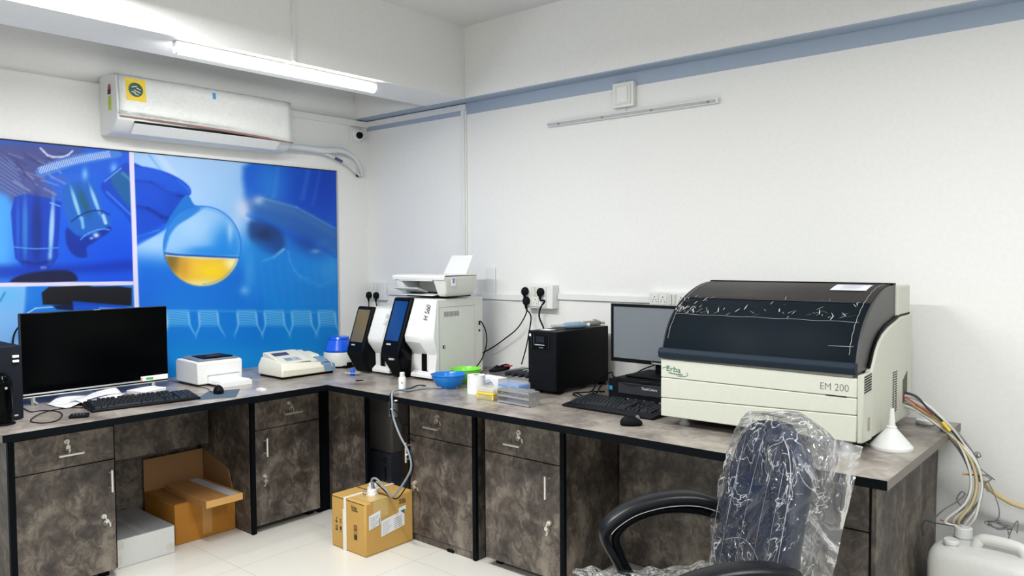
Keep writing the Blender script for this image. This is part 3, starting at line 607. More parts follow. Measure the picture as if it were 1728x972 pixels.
for lab, x, z in (('black power plug at the top left of the middle socket box', 1.453, 1.211), ('black power plug at the lower left of the middle socket box', 1.462, 1.158), ('large black power plug at the top right of the middle socket box', 1.563, 1.209)):
    plug(None, lab, (x, -.067, z))
s3 = thing('socket_plate', 'white row of sockets and switches behind the analyser and screen', 'socket', (2.36, 0, 1.19))
obj('box', MB().box(-.145, .24, -.03, -.0005, -.04, .038), WHITE, s3, bevel=.004); obj('plate', MB().box(-.135, .23, -.034, -.0301, -.033, .032), WHITE2, s3, bevel=.003)
for x in (-.112, -.066, .032, .16): sock(s3, x, 0, .040, .05, y=-.0341)
for x in (-.026, -.006, .07, .09): switch(s3, x, 0, y=-.0341, h_=.05)
# ------------------------------------------------------------------ shared desk gear
Z0 = HC
def T(x, y, z=Z0): p = U(x, y, 'z', z); return p
KEYC = mat('key_black', (30, 34, 39), .4, spec=.35); BASEC = mat('keyboard_base', (14, 17, 21), .5, spec=.2)
def keyboard(label, c, rz, w=.46, d=.155, lip=.0):
    t = thing('keyboard', label, 'keyboard', c, rz)
    b = MB().loft([[(x, y, z) for x, y in ((-w/2+i, -d/2-lip+i), (w/2-i, -d/2-lip+i), (w/2-i, d/2-i), (-w/2+i, d/2-i))] for i, z in ((.004, 0), (0, .004))] +
                  [[(-w/2, -d/2-lip, .010), (w/2, -d/2-lip, .010), (w/2, d/2, .024), (-w/2, d/2, .024)], [(-w/2+.006, -d/2-lip+.006, .012), (w/2-.006, -d/2-lip+.006, .012), (w/2-.006, d/2-.005, .027), (-w/2+.006, d/2-.005, .027)]])
    obj('body', b, BASEC, t, bevel=.002)
    u = (w-.03)/22.6; rows = []
    sl = (.027-.012)/(d+lip-.011)
    def kz(y): return .012+(y+d/2+lip-.006)*sl
    def row(y, items):
        for x0, wd in items: rows.append((x0, wd, y))
    ys = [d/2-.017-i*(d-.028)/5.6 for i in range(6)]
    row(ys[0], [(0, 1)]+[(2+i+(.5 if i > 3 else 0)+(.5 if i > 7 else 0), 1) for i in range(12)]+[(15.3+i, 1) for i in range(3)])
    row(ys[1], [(i, 1) for i in range(13)]+[(13, 2)]+[(15.3+i, 1) for i in range(3)]+[(18.6+i, 1) for i in range(4)])
    row(ys[2], [(0, 1.5)]+[(1.5+i, 1) for i in range(12)]+[(13.5, 1.5)]+[(15.3+i, 1) for i in range(3)]+[(18.6+i, 1) for i in range(3)])
    row(ys[3], [(0, 1.75)]+[(1.75+i, 1) for i in range(11)]+[(12.75, 2.25)]+[(18.6+i, 1) for i in range(4)])
    row(ys[4], [(0, 2.25)]+[(2.25+i, 1) for i in range(10)]+[(12.25, 2.75)]+[(16.3, 1)]+[(18.6+i, 1) for i in range(3)])
    row(ys[5], [(0, 1.3), (1.3, 1.3), (2.6, 1.3), (3.9, 6), (9.9, 1.3), (11.2, 1.3), (12.5, 2.5)]+[(15.3+i, 1) for i in range(3)]+[(18.6, 2), (20.6, 1)])
    cache = {}; kh = (d-.028)/5.6
    for x0, wd, y in rows:
        x = -w/2+.015+(x0+wd/2)*u; z = kz(y)
        if wd not in cache:
            a_, b_ = wd*u/2-.0008, kh/2-.0008
            k = MB().loft([[(-a_, -b_, -.001), (a_, -b_, -.001), (a_, b_, 0), (-a_, b_, 0)], [(-a_+.0022, -b_+.002, .0065), (a_-.0022, -b_+.002, .0065), (a_-.0022, b_-.001, .0085), (-a_+.0022, b_-.001, .0085)]])
            cache[wd] = o = obj('key', k, KEYC, t)
        else:
            o = cache[wd].copy(); COL.objects.link(o)
        o.location = (x, y, z)
    return t
def mouse(label, c, rz, L_=.1, w=.058):
    t = thing('computer_mouse', label, 'mouse', c, rz)
    def body(u_, v_):
        a = v_*2*PI; x = -L_/2+L_*u_; ww = w/2*(math.sin(PI*min(.985, max(.015, u_)))**.45)*(.92+.08*math.cos(4*u_)); h = .034*(math.sin(PI*(.06+.9*u_**.8))**.7)
        y = ww*math.cos(a); z = h*math.sin(a) if math.sin(a) > 0 else 0.004*math.sin(a)
        return (x, y, z+.005)
    obj('body', MB().grid(body, 20, 20), BLACKM, t, smooth=True, auto=60)
    obj('scroll_wheel', MB().lathe([(.0, -.003), (.008, -.003), (.008, .003), (0, .003)], n=16), GREY, t, smooth=True)
    o = t.children[-1] if t.children else None
    for ch in COL.objects:
        if ch.parent == t and ch.name.startswith('scroll'): ch.rotation_euler = (PI/2, 0, 0); ch.location = (L_*.28, 0, .031)
    obj('base', MB().loft([[(L_*.47*math.cos(a), w*.44*math.sin(a), z) for a in np.linspace(0, 2*PI, 25)[:-1]] for z in (0, .006)]), BLACK, t)
    return t
def cable(label, pts, r=.003, m=None, sm=8, name='power_cable', cat='cable', group=None):
    return tag(obj(name, MB().tube(pts, r, 8, smooth=sm), m or BLACKM, smooth=True, auto=80), label, cat, group)
# ------------------------------------------------------------------ LEFT BENCH
# black tower
t = thing('computer_tower', 'black computer tower at the far left end of the bench', 'computer', (.612, -2.37, Z0), H90)
obj('case', MB().box(-.072, .072, .003, .31, .004, .305), BLACKM, t, bevel=.004)
obj('front_panel', MB().box(-.072, .072, -.012, .0025, .004, .306), mat('dark_slate_plastic', (24, 29, 36), .5, spec=.15), t, bevel=.004)
for z in (.262, .243): obj('usb_plug', MB().box(.035, .058, -.024, -.0125, z-.005, z+.005), WHITE, t, bevel=.002)
obj('badge', MB().box(.038, .052, -.0128, -.0122, .018, .024), LGREY, t)
for x in (-.06, .045): obj('foot', MB().box(x, x+.015, .02, .29, 0, .0045), BLACK, t)
t = thing('desktop_speaker', 'glossy black dome-topped upright device in front of the tower', 'speaker', (.668, -2.388, Z0))
obj('body', MB().lathe([(.036, .010), (.038, .02), (.038, .15), (.036, .17), (.028, .192), (.014, .204), (0, .207)], n=32), GLOSS, t, smooth=True)
obj('foot', MB().lathe([(.046, 0), (.046, .004), (.040, .008), (.020, .0105), (0, .0105)], n=32), BLACK, t, smooth=True)
obj('button', axis_lathe([(0, 0), (.005, 0), (.005, .002), (0, .002)], (.0375, .006, .148), (1, .1, 0), 12), CHROME, t)
# television
t = thing('television', 'black flat screen television on two small feet, its back to the mural', 'television', (.30, -1.878, Z0), H90)
W2 = .326
obj('screen_back', MB().box(-W2, W2, .001, .03, .040, .412).box(-.22, .22, .03, .055, .06, .28), BLACK, t, bevel=.004)
obj('screen', MB().box(-W2, W2, -.006, .0005, .052, .411), GLOSS, t, bevel=.0015)
obj('bezel', MB().box(-W2-.002, W2+.002, -.008, .012, .4112, .4145), DGREY, t, bevel=.001)
obj('lower_trim', MB().box(-W2, W2, -.012, .004, .045, .0515).box(-W2, W2, -.011, .004, .033, .038), STEEL, t, bevel=.001)
obj('lower_panel', MB().box(-W2, W2, -.008, .003, .038, .045), BLACK, t)
obj('side_bezel', MB().box(-W2-.003, -W2-.0001, -.007, .012, .04, .411), DGREY, t); obj('side_bezel', MB().box(W2+.0001, W2+.003, -.007, .012, .04, .411), BLACK, t)
for x in (-.285, .255):
    k = MB().tube([(x, .012, .036), (x, .0, .018), (x+.012, -.03, .003)], .006, 8).tube([(x, .012, .036), (x, .03, .018), (x+.012, .07, .004)], .006, 8).cyl((x, -.004, 0.001), (x, -.004, .036), .009)
    obj('foot', k, STEEL, t, smooth=True)
obj('sticker', MB().box(.190, .325, -.0135, -.0125, .046, .070), PAPER, t, label='white sticker with a green label')
obj('sticker_print', MB().box(.215, .250, -.0145, -.0136, .051, .062), mat('bright_green', (70, 170, 60), .5), t); obj('sticker_print', MB().box(.19, .198, -.0145, -.0136, .047, .064), mat('salmon', (220, 140, 110), .5), t)
obj('brand_mark', MB().box(-.02, .01, -.0095, -.0082, .4125, .415), LGREY, t)
# papers
def sheet(label, corners, fold=.0, z=.0, seed=1, ink=True, cat='paper', name='paper_sheet', curl=.02):
    r_ = random.Random(seed); c = [Vector(p) for p in corners]; ph = r_.uniform(0, 6)
    def f(u_, v_):
        p = (c[0]*(1-u_)+c[1]*u_)*(1-v_)+(c[3]*(1-u_)+c[2]*u_)*v_
        return (p.x, p.y, p.z+abs(math.sin(u_*3.3+ph)*math.cos(v_*2.7+ph))*curl+.0006)
    t = thing(name, label, cat, (c[0].x, c[0].y, c[0].z)); o_ = c[0].copy()
    k = MB().grid(lambda a, b: tuple(Vector(f(a, b))-o_), 14, 14); obj('sheet', k, PAPER, t, smooth=True, solid=.0006, auto=80)
    if ink:
        k = MB()
        for i in range(9):
            v0 = .1+i*.085; u1 = r_.uniform(.45, .9)
            k.grid(lambda a, b: tuple(Vector(f(.1+a*(u1-.1), v0+b*.007))-o_+Vector((0, 0, .0009))), 12, 1)
        obj('print', k, mat('faint_ink', (206, 210, 228), .7), t)
    return t
sheet('folded white paper, leftmost of the loose sheets before the television', [T(78, 683, .752), T(110, 690, .752), T(205, 668, .752), T(134, 660, .752)], seed=3, curl=.022)
sheet('white printed paper lying across the loose sheets before the television', [T(118, 678, .757), T(160, 690, .757), T(212, 668, .757), T(186, 654, .77)], seed=5, curl=.016)
t = thing('paper_pad', 'white card box lying between keyboard and television', 'box', T(246, 661)-Vector((0, .0, 0)), .35)
obj('box', MB().box(-.05, .06, -.07, .07, 0, .016), PAPER, t, bevel=.002); obj('lid_edge', MB().box(-.051, .061, -.071, .071, .0085, .0095), LGREY, t)
kc = (T(140, 688, .757)+T(327, 672, .757))*.5
keyboard('black keyboard on the left bench before the television', (.662, -1.832, Z0+.001), H90-.14, .455, .165)
mouse('black mouse on a blue-grey pad on the left bench', (.690, -1.485, Z0+.0035), 2.75, .080, .055)
tag(obj('mouse_pad', MB().loft([[tuple(T(x, y)+Vector((0, 0, z))) for x, y in ((327, 676), (398, 670), (405, 657), (352, 661))] for z in (.0003, .0025)]), mat('pad_blue_grey', (70, 88, 104), .7), bevel=.0008), 'thin blue-grey mouse pad on the left bench', 'mouse pad')
cable('black mouse cable lying from the mouse back to the left printer', [T(357, 663)+Vector((0, 0, .004)), T(350, 657)+Vector((0, 0, .004)), T(340, 655)+Vector((0, 0, .004)), T(315, 650)+Vector((0, 0, .004)), T(290, 644)+Vector((0, 0, .004))], .0016, name='mouse_cable')
t = thing('remote_control', 'small black wallet-sized device on the bench edge left of the keyboard', 'remote control', T(134, 704), H90-.45)
obj('body', MB().box(-.036, .036, -.026, .026, 0, .013), BLACKM, t, bevel=.004, seg=3)
for i in range(4): obj('button', MB().box(-.022+i*.012, -.016+i*.012, -.012, -.006, .0131, .0138), GREY, t)
lp = [(40, 690), (52, 696), (70, 694), (95, 695), (105, 701), (96, 711), (72, 715), (52, 712), (60, 705), (80, 697), (110, 690), (140, 689)]
cable('black looped cable lying left of the keyboard', [T(x, y)+Vector((0, 0, .003+.004*(i > 7 and i < 10))) for i, (x, y) in enumerate(lp)], .0022, name='keyboard_cable')
cable('black cable drooping behind the left edge of the television', [U(23, 600, 'x', .05)+Vector((0, 0, -.02)), U(22, 575, 'x', .05), U(27, 558, 'x', .05), U(40, 545, 'x', .09), U(60, 540, 'x', .24)], .004, name='television_cable')
# laser printer
t = thing('laser_printer', 'small white laser printer with grey top on the left bench', 'printer', (.43, -1.33, Z0), H90)
PW = .124
obj('body', MB().prism([(0, .008), (0, .118), (.015, .124), (.22, .128), (.235, .118), (.235, .008)], 'x', -PW, PW), WHITE, t, bevel=.006, seg=3)
obj('top_cover', MB().loft([[(-PW+.012, .012, .1255), (PW-.012, .012, .1255), (PW-.02, .21, .1295), (-PW+.02, .21, .1295)], [(-PW+.02, .02, .134), (PW-.02, .02, .134), (PW-.03, .2, .140), (-PW+.03, .2, .140)]]), mat('printer_grey', (112, 122, 134), .5), t, bevel=.004)
obj('output_recess', MB().prism([(-PW+.045, .025), (PW-.04, .025), (PW-.045, .165), (-PW+.05, .165)], 'z', .1345, .1412), BLACK, t, bevel=.001)
obj('paper_ramp', MB().box(-.03, .04, .05, .12, .1413, .1435), DGREY, t, bevel=.001)
obj('front_slot', MB().box(-.072, .104, -.003, -.0002, .050, .0535).box(-.072, -.070, -.003, -.0002, .012, .052), LGREY, t)
obj('paper_tray', MB().box(-.075, .105, -.125, -.001, .012, .02).box(-.075, .105, -.127, -.1251, 0.0, .024), WHITE, t, bevel=.002)
obj('paper', MB().box(-.068, .098, -.122, -.004, .0205, .028), PAPER, t)
obj('foot', MB().box(-PW+.01, PW-.01, .01, .22, 0, .008), DGREY, t)
obj('side_extension', MB().box(PW+.001, PW+.03, .10, .2, .0, .095), WHITE, t, bevel=.004)
# photometer
t = thing('bench_photometer', 'cream bench photometer with sloping keypad, display and blue-grey sample lid', 'laboratory instrument', (.578, -.887, Z0), H90)
GW = .172; CR2 = mat('cream_plastic', (225, 224, 208), .4); BG = mat('blue_grey_plastic', (122, 150, 176), .35)
obj('body', MB().loft([[(-GW, 0, .012), (GW, 0, .012), (GW, .24, .012), (-GW, .24, .012)], [(-GW, 0, .052), (GW, -.002, .045), (GW, .24, .06), (-GW, .24, .06)], [(-GW+.022, .035, .086), (GW-.008, .03, .062), (GW-.008, .24, .085), (-GW+.022, .24, .105)]]), CR2, t, bevel=.006, seg=3)
obj('keypad_housing', MB().prism([(.035, .080), (.20, .130), (.235, .128), (.235, .08)], 'x', -GW+.026, GW-.125), CR2, t, bevel=.007, seg=3)
k = MB().prism([(.138, .1128), (.175, .1241), (.1745, .1256), (.1375, .1143)], 'x', -.13, -.035); obj('display', k, mat('lcd_dark', (66, 68, 92), .25), t, bevel=.0006)
def onslope(x, y, dz=.0012): return (x, y, .080+(y-.035)*.303+dz)
k = MB().add([onslope(-.105, .062), onslope(-.005, .062), onslope(-.01, .105), onslope(-.10, .105)], [(0, 1, 2, 3)]); obj('keypad', k, LGREY, t, solid=.0015)
kb = None
for i in range(3):
    for j in range(3):
        if kb is None: kb = obj('button', MB().box(-.0045, .0045, -.0035, .0035, 0, .0018), mat('button_blue', (80, 150, 196), .4), t); o = kb
        else: o = kb.copy(); COL.objects.link(o)
        o.location = onslope(-.093+i*.013, .070+j*.011, .002)
obj('round_pad', MB().lathe([(.009, 0), (.009, .002), (0, .0022)], n=20), bpy.data.materials['button_blue'], t).location = onslope(-.03, .078, .0015)
obj('printer_lid', MB().prism([(.05, .072), (.22, .122), (.235, .121), (.235, .075)], 'x', GW-.122, GW-.07), CR2, t, bevel=.004)
obj('rear_lid', MB().prism([(.12, .080), (.14, .098), (.235, .110), (.235, .08)], 'x', GW-.068, GW-.012), CR2, t, bevel=.005)
obj('sample_cover', MB().loft([[(GW-.075, -.004, .016), (GW-.004, -.006, .016), (GW-.004, -.001, .052), (GW-.075, -.001, .055)], [(GW-.082, .0, .056), (GW-.003, .0, .054), (GW-.006, .125, .084), (GW-.095, .125, .088)]]), BG, t, bevel=.003)
obj('sample_lid', MB().prism([(.02, .0655), (.11, .0875), (.108, .0915), (.02, .0695)], 'x', GW-.078, GW-.02), BG, t, bevel=.003)
obj('lever', MB().tube([(GW-.035, .02, .074), (GW-.03, .0, .064), (GW-.026, -.009, .036)], .003, 8, smooth=4), LGREY, t, smooth=True)
obj('foot', MB().box(-GW+.01, GW-.01, .01, .23, 0, .013), BLACK, t)
tag(obj('adapter', MB().box(-.022, .022, -.014, .014, 0, .011).prism([(-.012, -.008), (.012, -.008), (.012, .008), (-.012, .008)], 'z', .011, .0125), WHITE, bevel=.003, seg=3), 'small white plastic box near the inner edge of the bench', 'box').location = T(441, 659)
COL.objects[-1].rotation_euler = (0, 0, 1.1) if False else COL.objects[-1].rotation_euler
# centrifuge
t = thing('mini_centrifuge', 'small white centrifuge with a bright blue domed lid in the corner', 'centrifuge', (.388, -.545, Z0), .3)
BLU = mat('bright_blue_plastic', (14, 92, 224), .22, coat=.4)
obj('base', MB().lathe([(.095, .012), (.098, .03), (.092, .085), (.088, .092), (0, .094)], n=40), WHITE2, t, smooth=True)
obj('lid', MB().lathe([(.088, .0945), (.090, .104), (.084, .115), (.064, .160), (.062, .163)], n=40).lathe([(.0, .163), (.060, .163), (.062, .170), (.058, .180), (.045, .184), (0, .184)], n=40), BLU, t, smooth=True)
obj('foot', MB().box(.01, .1, -.065, .02, 0, .016).box(-.07, .02, -.06, .06, 0, .012), BLACK, t, bevel=.004); obj('power_inlet', MB().box(.088, .105, -.05, -.015, .014, .034), BLACK, t, bevel=.003)
# blue spool on a clear disc
t = thing('plastic_cap', 'small blue cap standing through a clear plastic disc on the bench', 'cap', T(595, 634))
obj('stem', MB().lathe([(.012, 0), (.0125, .002), (.0125, .036), (.0115, .039), (0, .039)], n=24), BLU, t, smooth=True)
CLR = mat('clear_plastic', (235, 240, 242), .08, trans=.0, alpha=.35)
obj('disc', MB().lathe([(.0135, .016), (.044, .0165), (.046, .0175), (.044, .0185), (.0135, .0185)], n=40, cap=False), CLR, t, smooth=True)
t = thing('pen_cap', 'small black sliver lying on the worktop by the clear disc', 'pen cap', T(607, 643), 1.0); obj('body', MB().tube([(-.02, 0, .0035), (.02, 0, .0035)], [.0035, .002], 8).tube([(-.022, .006, .002), (.016, .005, .002)], .0015, 6), BLACK, t, smooth=True)
# ------------------------------------------------------------------ HAEMATOLOGY ANALYSERS
SCRB = mat('screen_blue', (6, 50, 104), .12, emit=.35); SCRT = mat('screen_brown', (88, 80, 64), .12, emit=.35)
def analyser(label, loc, bx0, bx1, mx0, mx1, mb0, mb1, yb, yk, H, screen, txt, tsize, big):
    """local: x right, -y front. bx: box, mx: screen module, profile heights scaled by H"""
    t = thing('blood_analyser', label, 'laboratory instrument', loc)
    s = H/.43
    obj('housing', MB().prism([(bx0, yb), (bx1, yb), (bx1, yk), (bx0, yk)], 'z', .012, H), WHITE2, t, bevel=.006, seg=3)
    # white nose: slopes forward then undercut
    pr = [(yb+.002, H-.002), (yb-.012, H-.004), (yb-.085*s, .205*s+.03), (yb-.08*s, .185*s+.02), (yb-.02, .135*s), (yb-.018, .05), (yb-.045, .03), (yb-.045, .014), (yb+.002, .014)]
    n0 = mx1-.001; n1 = bx1-.001
    R0 = [(n0, y, z) for y, z in pr]; R1 = [(n1-.05*(1 if big else .6), y, z) for y, z in pr]; R2 = [(n1, yb+.002+(y-yb-.002)*.30 if z > .06 else y*1.0+.0, z) for y, z in pr]
    obj('front_cover', MB().loft([R0, R1, R2]), WHITE, t, bevel=.004, seg=2)
    xs = n0+(n1-n0)*(.40 if big else .35); obj('sample_bay', MB().box(xs, xs+.048*s, yb-.0245, yb-.0175, .045, .142*s), BLACK, t, bevel=.004)
    obj('bay_frame', MB().box(xs-.006, xs, yb-.026, yb-.017, .05, .145*s).box(xs+.045*s, xs+.051*s, yb-.026, yb-.017, .05, .145*s), LGREY if not big else WHITE, t, bevel=.001)
    # screen module
    def R(x0, x1, y, z): return [(x0, y, z), (x1, y, z)]
    mp_ = [(yb-.005, H+.006, mx0, mx1), (yb-.030, H+.004, mx0, mx1), (yb-.130*s, .150*s+.01, mx0, mx1), (yb-.135*s, .130*s, mx0, mx1), (yb-.06, .006, mb0, mb1), (yb-.005, .006, mb0, mb1)]
    lf = [(x0, y, z) for y, z, x0, x1 in mp_]; rt = [(x1, y, z) for y, z, x0, x1 in mp_]
    obj('screen_module', MB().loft([lf, rt]), BLACK, t, bevel=.010, seg=3)
    y0, z0, y1, z1 = yb-.030, H+.004, yb-.130*s, .150*s+.01
    nrm = Vector((0, -(z0-z1), -(y0-y1)*-1)).normalized(); nrm = Vector((0, -(z0-z1), (y0-y1)*-1)); nrm = Vector((0, (z1-z0), (y0-y1))).normalized()
    if nrm.y > 0: nrm = -nrm
    def on(x, f, d): return tuple(Vector((x, y0+(y1-y0)*f, z0+(z1-z0)*f))+nrm*d)
    m_ = .016*s+.004
    def panel(xa, xb, fa_, fb_, d0, d1):
        return MB().add([on(xa, fa_, d0), on(xb, fa_, d0), on(xb, fb_, d0), on(xa, fb_, d0), on(xa, fa_, d1), on(xb, fa_, d1), on(xb, fb_, d1), on(xa, fb_, d1)], [(0, 1, 2, 3), (4, 5, 6, 7), (0, 1, 5, 4), (1, 2, 6, 5), (2, 3, 7, 6), (3, 0, 4, 7)])
    obj('screen', panel(mx0+m_, mx1-m_, .07, .83, .0002, .0016), screen, t)
    obj('badge', panel(mx0+m_*1.9, mx0+m_*1.9+.035*s, .885, .915, .0004, .0014), LGREY, t)
    if big:
        obj('handle_lip', MB().box(mx0+.07, mx0+.105, yb-.136*s, yb-.12*s, .105*s, .115*s), LGREY, t, bevel=.002)
        obj('chin_wedge', MB().prism([(mx1-.03, .185), (mx1+.005, .165), (mx1+.058, .122), (mx1+.052, .112), (mx1-.03, .105)], 'y', yb-.112, yb-.088), BLACK, t, bevel=.002)
    # lettering on the chamfered cover, reading upward
    p = Vector((n1-.052*(1 if big else .6), yb-.04, H-.13*s)); 
    e1 = Vector((0, pr[1][0]-pr[2][0], pr[1][1]-pr[2][1])).normalized(); ex = Vector((n1-(n1-.05), (pr[2][0]-yb)*-.7+0, 0)).normalized()
    o = text('lettering', txt, tsize, DGREY if big else LGREY, None, (0, 0, 0)); nn = e1.cross(Vector((ex.x, ex.y, 0))).normalized()
    ed = -Vector((ex.x, ex.y, 0)).normalized(); nn = e1.cross(ed).normalized()
    if nn.y > 0 and False: pass
    f_ = .56; base = Vector((n1-.012-.022*(1 if big else .5), 0, 0))
    yy = pr[1][0]+(pr[2][0]-pr[1][0])*f_; zz = pr[1][1]+(pr[2][1]-pr[1][1])*f_
    tx = (base.x-(n1-.05*(1 if big else .6)))/(.05*(1 if big else .6)); yfull = yy; yend = yb+.002+(yy-yb-.002)*.30
    start = Vector((base.x, yfull*(1-tx)+yend*tx, zz))
    ez = e1.cross(Vector((-ex.x, -ex.y, 0))).normalized(); ey = ez.cross(e1).normalized()
    if ez.y > 0: ez = -ez; ey = ez.cross(e1).normalized()
    mtx = Matrix((e1, ey, ez)).transposed().to_4x4(); mtx.translation = start+ez*.004; o.matrix_world = mtx; o.parent = t
    return t
an = analyser('large white blood cell analyser with blue touch screen, under the inkjet printer', (.98, -.35, Z0), -.06, .262, -.045, .10, -.03, .06, -.20, .155, .430, SCRB, 'H 560', .034, True)
xr = .2622
obj('side_door', MB().box(xr, xr+.002, -.185, .085, .02, .385), WHITE2, an, bevel=.001)
k = MB()
for i in range(11): k.box(xr+.0022, xr+.003, -.150+i*.0105, -.1445+i*.0105, .335, .362)
obj('vent_slots', k, GREY, an)
obj('door_lock', axis_lathe([(0, 0), (.009, 0), (.009, .003), (0, .004)], (xr+.002, -.155, .175), (1, 0, 0)), BLACK, an, smooth=True); obj('lock_core', axis_lathe([(0, 0), (.005, 0), (.005, .002), (0, .002)], (xr+.0062, -.155, .175), (1, 0, 0)), CHROME, an)
obj('port', MB().box(xr, xr+.001, .120, .132, .272, .296).box(xr, xr+.001, .120, .132, .236, .248), BLACK, an)
obj('foot', MB().box(-.05, .25, -.19, .14, 0, .013), BLACK, an)
obj('door_seam', MB().box(xr+.0021, xr+.0025, -.186, -.1845, .02, .387).box(xr+.0021, xr+.0025, -.1845, .09, .3855, .387), GREY, an)
analyser('smaller white analyser with dark brown touch screen, left of the large one', (.72, -.40, Z0), -.05, .20, -.085, .055, -.07, .05, -.165, .12, .370, SCRT, 'EC 90', .026, False)
COL.objects[-1]
# inkjet printer on top
t = thing('inkjet_printer', 'white inkjet all-in-one printer on top of the large analyser', 'printer', (1.082, -.38, 1.1875), 0); t.scale = (.96, .80, 1)
IW = .215
def irng(z, y0, dx=0): return None
Z1 = .118; 
obj('foot', MB().box(-IW+.05, IW-.04, -.12, .1, 0, .006), BLACK, t)
shell = MB()
pr = [(-.165, .006), (-.20, Z1-.012), (-.195, Z1-.002), (-.14, Z1), (.11, Z1), (.125, Z1-.01), (.12, .006)]
obj('left_side', MB().loft([[(-IW+.048, -.150, .006), (-IW+.085, -.150, .006), (-IW+.085, .11, .006), (-IW+.048, .11, .006)], [(-IW+.001, -.198, Z1-.003), (-IW+.055, -.198, Z1-.003), (-IW+.055, .12, Z1-.003), (-IW+.001, .12, Z1-.003)]]), WHITE, t, bevel=.004)
obj('body', MB().loft([[(IW-.085, -.160, .006), (IW-.028, -.160, .006), (IW-.028, .10, .006), (IW-.085, .10, .006)], [(IW-.088, -.172, .03), (IW-.012, -.172, .03), (IW-.012, .112, .03), (IW-.088, .112, .03)], [(IW-.105, -.199, Z1-.003), (IW, -.199, Z1-.003), (IW, .122, Z1-.003), (IW-.105, .122, Z1-.003)]]), WHITE2, t, bevel=.012, seg=4)
obj('rear_body', MB().box(-IW+.086, IW-.089, -.04, .12, .006, Z1-.003), WHITE2, t)
obj('cartridge_bay', MB().box(-IW+.051, IW-.101, -.12, -.0405, .006, .024), BLACK, t)
obj('scanner_lid', MB().prism([(-.198, Z1-.0255), (-.203, Z1-.008), (-.198, Z1-.0005), (-.15, Z1+.004), (.11, Z1+.004), (.122, Z1-.0025), (-.19, Z1-.0027)], 'x', -IW, IW), WHITE, t, bevel=.003)
obj('front_beam', MB().prism([(-.195, Z1-.03), (-.2, Z1-.004), (-.04, Z1-.004), (-.04, Z1-.025)], 'x', -IW+.051, IW-.101), WHITE, t)
obj('output_tray', MB().prism([(-.175, .008), (-.175, .013), (-.09, .02), (-.09, .014)], 'x', -IW+.04, IW-.11), WHITE, t, bevel=.001)
obj('tray_arm', MB().prism([(-.215, .046), (-.21, .052), (-.12, .028), (-.12, .022)], 'x', -IW+.02, IW-.2), LGREY, t, bevel=.001)
obj('paper_support', MB().add([(-.03, .08, Z1), (.155, .08, Z1), (.165, .14, Z1+.105), (-.005, .14, Z1+.105)], [(0, 1, 2, 3)]), WHITE, t, solid=.004)
obj('side_label', MB().box(IW-.002, IW+.0012, -.135, -.095, .062, .104), PAPER, t); obj('label_print', MB().box(IW+.0013, IW+.0018, -.13, -.10, .096, .101).box(IW+.0013, IW+.0018, -.12, -.108, .078, .094), INKB, t)
tag(obj('wall_notice', MB().box(1.10, 1.17, -.013, -.002, 1.16, 1.34), WHITE, bevel=.003), 'white upright plate on the wall behind the inkjet printer', 'wall plate')
# ------------------------------------------------------------------ SMALL THINGS ON THE RIGHT BENCH
t = thing('reagent_bottle', 'small white screw-cap bottle near the bench edge', 'bottle', T(679, 657))
obj('body', MB().lathe([(.0165, 0), (.0185, .002), (.0185, .056), (.016, .062), (.011, .065), (0, .065)], n=28), WHITE, t, smooth=True); obj('cap', MB().lathe([(.0125, .0652), (.0125, .083), (.011, .085), (0, .085)], n=28), WHITE2, t, smooth=True)
obj('label', axis_lathe([(0, 0), (.004, 0), (.004, .0006), (0, .0006)], (.013, -.0135, .036), (.7, -.7, 0), 12), GREY, t)
BLC = mat('blue_bowl_plastic', (22, 128, 220), .22, alpha=.9); GRC = mat('green_bowl_plastic', (128, 222, 72), .25, alpha=.93)
def bowl(label, loc, r, h, m):
    t = thing('bowl', label, 'bowl', loc)
    o = [(r*.55, 0), (r*.58, .003), (r*.80, h*.42), (r*.93, h*.75), (r*.95, h*.93), (r, h*.95), (r, h)]
    i = [(r*.965, h), (r*.91, h*.9), (r*.88, h*.72), (r*.76, h*.45), (r*.54, .008), (0, .006)]
    obj('shell', MB().lathe(o+i, n=48, cap=False).lathe([(0, .0), (r*.55, 0)], n=48, cap=False), m, t, smooth=True, auto=30)
bowl('translucent blue plastic bowl near the bench edge', T(757, 654), .090, .070, BLC)
bowl('lime green plastic bowl behind the blue bowl', (1.388, -.488, Z0), .084, .072, GRC)
t = thing('paper_roll', 'upright white tissue roll between bowl and yellow box', 'tissue roll', T(804, 663))
rr = .0425; obj('roll', MB().grid(lambda u_, v_: ((rr+.0016*math.sin(9*v_*2*PI*0+v_*2*PI*5+u_*3))*math.cos(v_*2*PI), (rr+.0016*math.sin(v_*2*PI*5+u_*3))*math.sin(v_*2*PI), u_*.088), 10, 48).lathe([(.016, .0885), (rr+.0005, .088)], n=32, cap=False).lathe([(.016, .03), (.016, .0885)], n=24, cap=False), PAPER, t, smooth=True, auto=50)
obj('core', MB().lathe([(.0155, .0), (.0155, .087), (.0145, .087), (.0145, .0)], n=24, cap=False), CARD3, t, smooth=True)
k = MB().grid(lambda u_, v_: (.043+.006*math.sin(v_*3), -.012-.014*v_*0-.03*u_, .086-.084*v_), 4, 6); 
t = thing('tissue_box', 'white carton with a printed swirl behind the tissue roll', 'box', (1.70, -.58, Z0), -.12)
obj('carton', MB().box(-.11, .03, -.03, .03, 0, .066), PAPER, t, bevel=.001); obj('printed_swirl', MB().tube([(-.04+.028*math.cos(a), -.0306, .035+.016*math.sin(a)) for a in np.linspace(.3, 4.6, 14)], .0012, 5, smooth=2).tube([(-.025+.02*math.cos(a), -.0306, .03+.012*math.sin(a)) for a in np.linspace(-1, 2.6, 10)], .0009, 5), INKB, t)
CLB = mat('frosted_clear', (226, 228, 222), .2, alpha=.45)
